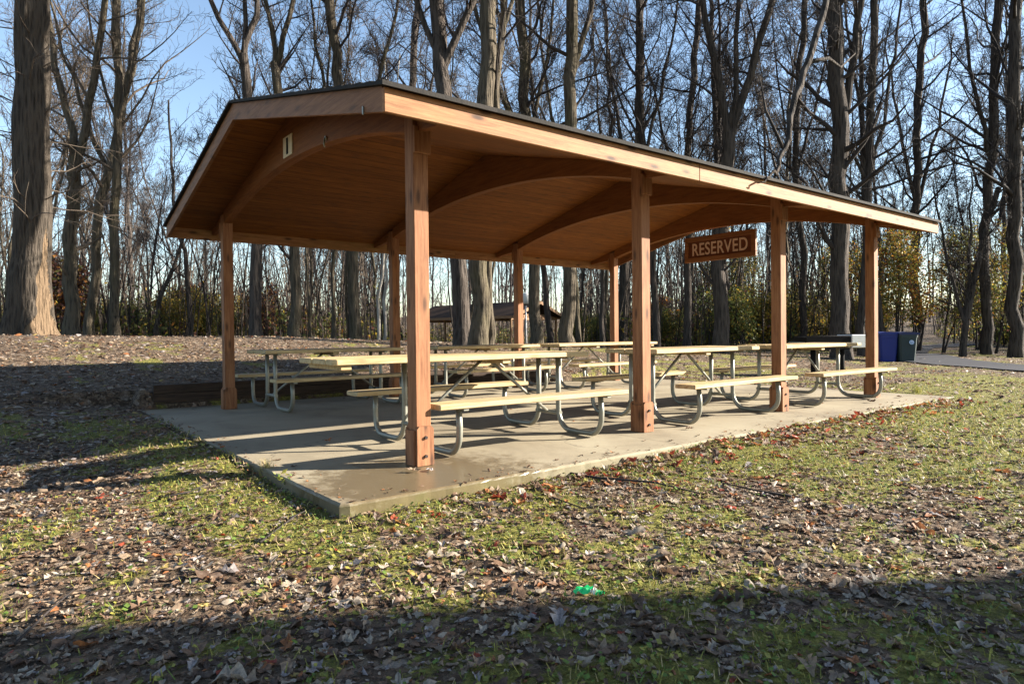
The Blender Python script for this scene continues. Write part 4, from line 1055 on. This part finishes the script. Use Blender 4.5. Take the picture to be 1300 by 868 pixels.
for k in range(330):   # blown on to the slab along its edges
    x = pr.uniform(SX0, 8.4); y = SY0+abs(pr.gauss(0, .13))
    if pr.random() < .3: x, y = SX0+abs(pr.gauss(0, .10)), pr.uniform(SY0, 5.6)
    if pr.random() < .12: x, y = pr.uniform(SX0, SX1), pr.uniform(SY0, 5.7)
    put_leaf(x, y, .001, pr.uniform(.008, .03), pr.choice([1, 2, 2, 3, 5]), abs(pr.gauss(0, .2)), -1 if pr.random() < .6 else None)
# red and rust drift along the front edge of the slab
for k in range(420):
    x = pr.uniform(-.9, 8.4); y = SY0-abs(pr.gauss(0, .22))-.02
    put_leaf(x, y, gh(x, y), pr.uniform(.03, .075), pr.choice([2, 3, 1, 0, 5, 6, 6 if x > 1.5 else 2, 5]), abs(pr.gauss(.2, .4)))
V, F, MI = flush_leaves()
o = np_obj('leaf_litter', V, F, LEAF, None, MI, True); tag(o, 'brown fallen leaves strewn over the ground', 'leaf litter', kind='stuff')
# grass blades and little weeds
GV = []; GM = []
for r0, r1, den in ((1.0, 3.5, 2600), (3.5, 6.5, 1700), (6.5, 11, 520), (11, 20, 90)):
    half = 0.78; n = int(half*(r1*r1-r0*r0)*den)
    for k in range(n):
        r = math.sqrt(pr.uniform(r0*r0, r1*r1)); a = pr.uniform(-half, half)
        dx, dy = FWD[0]*math.cos(a)+RGT[0]*math.sin(a), FWD[1]*math.cos(a)+RGT[1]*math.sin(a); x, y = CAM[0]+dx*r, CAM[1]+dy*r
        if on_slab(x, y, .0) or y > 5: continue
        mo = moss(x, y)
        if pr.random() > mo*mo*1.1+.03: continue
        z = gh(x, y); g_ = 1 if r < 6.5 else 1.5
        th = pr.uniform(0, 6.283); c, s_ = math.cos(th), math.sin(th)
        if pr.random() < .55:   # blade
            h = pr.uniform(.010, .036)*g_; wd = .0022*g_*pr.uniform(.8, 1.6); le = pr.uniform(.2, 1.2)*h
            GV.append([(x-s_*wd, y+c*wd, z), (x+s_*wd, y-c*wd, z), (x+c*le+s_*wd*.3, y+s_*le-c*wd*.3, z+h), (x+c*le-s_*wd*.3, y+s_*le+c*wd*.3, z+h)]); GM.append(pr.choice([0, 1, 1, 0, 2, 3]))
        else:                   # small round weed leaf
            h = pr.uniform(.008, .03)*g_; q_ = pr.uniform(.005, .013)*g_; t1, t2 = pr.uniform(-.5, .5)*q_, pr.uniform(-.5, .5)*q_
            GV.append([(x-c*q_, y-s_*q_, z+h-t1), (x+s_*q_, y-c*q_, z+h-t2), (x+c*q_, y+s_*q_, z+h+t1), (x-s_*q_, y+c*q_, z+h+t2)]); GM.append(pr.choice([0, 2, 1, 1, 0, 2]))
V = np.array(GV).reshape(-1, 3); F = np.arange(len(V)).reshape(-1, 4)
o = np_obj('grass', V, F, GREEN, None, np.array(GM), False); tag(o, 'short grass, moss and weeds between the leaves', 'grass', kind='stuff')

# leaves lying on the slab
def slab_leaf(x, y, size, mi, label, t=0):
    P, T3 = LT[t]; me = np_mesh('fallen_leaf', P*size+np.array([0, 0, .014]), T3, [LEAF[mi]], None, False)
    o = bpy.data.objects.new('fallen_leaf', me); COL.objects.link(o); o.location = (x, y, 0.004); o.rotation_euler = (.1, .05, pr.uniform(0, 6)); tag(o, label, 'leaf')
slab_leaf(-.12, -.16, .06, 1, 'curled brown leaf at the left foot of the nearest post', 0)
slab_leaf(-.01, -.20, .055, 4, 'grey leaf on the damp concrete in front of the nearest post', 4)
slab_leaf(2.05, 1.35, .075, 5, 'rust coloured leaf under the long overhung table', 8)
slab_leaf(3.05, -.18, .05, 2, 'brown leaf on the slab edge right of the second front post', 12)
slab_leaf(-.05, 1.55, .06, 5, 'orange leaf on the striped shade left of the nearest table', 2)
slab_leaf(6.9, -.28, .07, 3, 'dark leaf on the slab right of the third front post', 16)
slab_leaf(7.9, -.25, .07, 2, 'brown leaf near the foot of the fourth front post', 6)
slab_leaf(3.2, .5, .05, 5, 'rust leaf behind the second front post', 10)

# sticks
def stick(pts, r, label):
    m2 = MB(); P = [(x, y, gh(x, y)+dz) for x, y, dz in pts]; m2.tube(P, [r*(1-.6*k/(len(P)-1)) for k in range(len(P))], 6); tag(m2.build('stick', M['twig']), label, 'stick')
def gp(px, py, z=-.11):
    d = _f*FPX+_r3*(px-650)+_u3*(434-py); p = CAM+d*((z-CAM[2])/d[2]); return float(p[0]), float(p[1])
def st(pxs, r, label):
    stick([(*gp(a, b), .02) for a, b in pxs], r, label)
st([(700, 603), (760, 616), (830, 622), (890, 636)], .011, 'long dark stick lying along the slab front edge')
st([(205, 640), (240, 634), (285, 618)], .007, 'pale thin stick left of the slab corner')
st([(20, 830), (60, 790), (95, 760)], .006, 'thin twig in the lower left corner')
st([(330, 700), (375, 665), (420, 640)], .006, 'slim stick slanting to the slab corner')
st([(1005, 640), (960, 632), (915, 622)], .009, 'dark stick among leaves right of the second front post')
st([(700, 640), (740, 655), (770, 648)], .005, 'short twig on the moss in front of the second front post')

# green wrapper
x, y = gp(748, 771); wr = empty('snack_wrapper', (x, y, gh(x, y)+.02), YAW+R(-25)); tag(wr, 'bright green crumpled wrapper lying among the leaves', 'wrapper')
def crumple(x0, x1, mat, name, seed):
    rs2 = np.random.RandomState(seed); n, k = 7, 5; V = []
    for a in range(n):
        for b in range(k): V.append((x0+(x1-x0)*a/(n-1), (b/(k-1)-.5)*.05+rs2.normal(0, .003), .014+rs2.normal(0, .006)+.012*math.cos(b/(k-1)*3.14-1.57)))
    F = [(a*k+b, (a+1)*k+b, (a+1)*k+b+1, a*k+b+1) for a in range(n-1) for b in range(k-1)]
    np_obj(name, np.array(V), np.array(F), [mat], wr, None, False)
crumple(-.06, .012, M['greenfoil'], 'foil', 1); crumple(.012, .03, M['whitefoil'], 'printed_band', 2); crumple(.03, .062, M['greenfoil'], 'foil', 3)

# dry tuft and weeds at the slab corner
def tuft(px, py, n, h, label, name, mats, cat):
    x, y = gp(px, py); GV = []; GM = []
    for k in range(n):
        a = pr.uniform(0, 6.283); r = abs(pr.gauss(0, .035)); bx, by = r*math.cos(a), r*math.sin(a); hh = h*pr.uniform(.4, 1.1); le = hh*pr.uniform(.1, .7); b = pr.uniform(0, 6.283); c, s_ = math.cos(b), math.sin(b); wd = .0016
        p1 = (bx+c*le*.35, by+s_*le*.35, hh*.7); p2 = (bx+c*le, by+s_*le, hh*pr.uniform(.7, 1))
        GV += [[(bx-s_*wd, by+c*wd, 0), (bx+s_*wd, by-c*wd, 0), (p1[0]+s_*wd, p1[1]-c*wd, p1[2]), (p1[0]-s_*wd, p1[1]+c*wd, p1[2])], [(p1[0]-s_*wd, p1[1]+c*wd, p1[2]), (p1[0]+s_*wd, p1[1]-c*wd, p1[2]), (p2[0]+s_*wd*.3, p2[1]-c*wd*.3, p2[2]), (p2[0]-s_*wd*.3, p2[1]+c*wd*.3, p2[2])]]; i_ = pr.randrange(len(mats)); GM += [i_, i_]
    V = np.array(GV).reshape(-1, 3); o = np_obj(name, V, np.arange(len(V)).reshape(-1, 4), mats, None, np.array(GM), False); o.location = (x, y, gh(x, y)); tag(o, label, cat)
tuft(338, 612, 160, .16, 'dry straw coloured grass tuft beside the slab corner', 'dry_grass_tuft', [GREEN[3], GREEN[3], GREEN[1]], 'grass tuft')
tuft(1165, 505, 90, .14, 'small green tuft at the far right corner of the slab', 'green_grass_tuft', [GREEN[0], GREEN[1]], 'grass tuft')
x, y = gp(365, 625); g = []
V, F, mi = leaf_cards(random.Random(4), [(pr.gauss(0, .028), pr.gauss(0, .028), pr.uniform(.02, .10)) for k in range(26)], .024, 2, .012, (1, 1, 1, 1))
o = np_obj('green_weed', V, F, GREEN, None, np.where(mi == 3, 2, mi), False); o.location = (x, y, gh(x, y)); tag(o, 'small green leafy weed growing under the slab corner', 'weed')
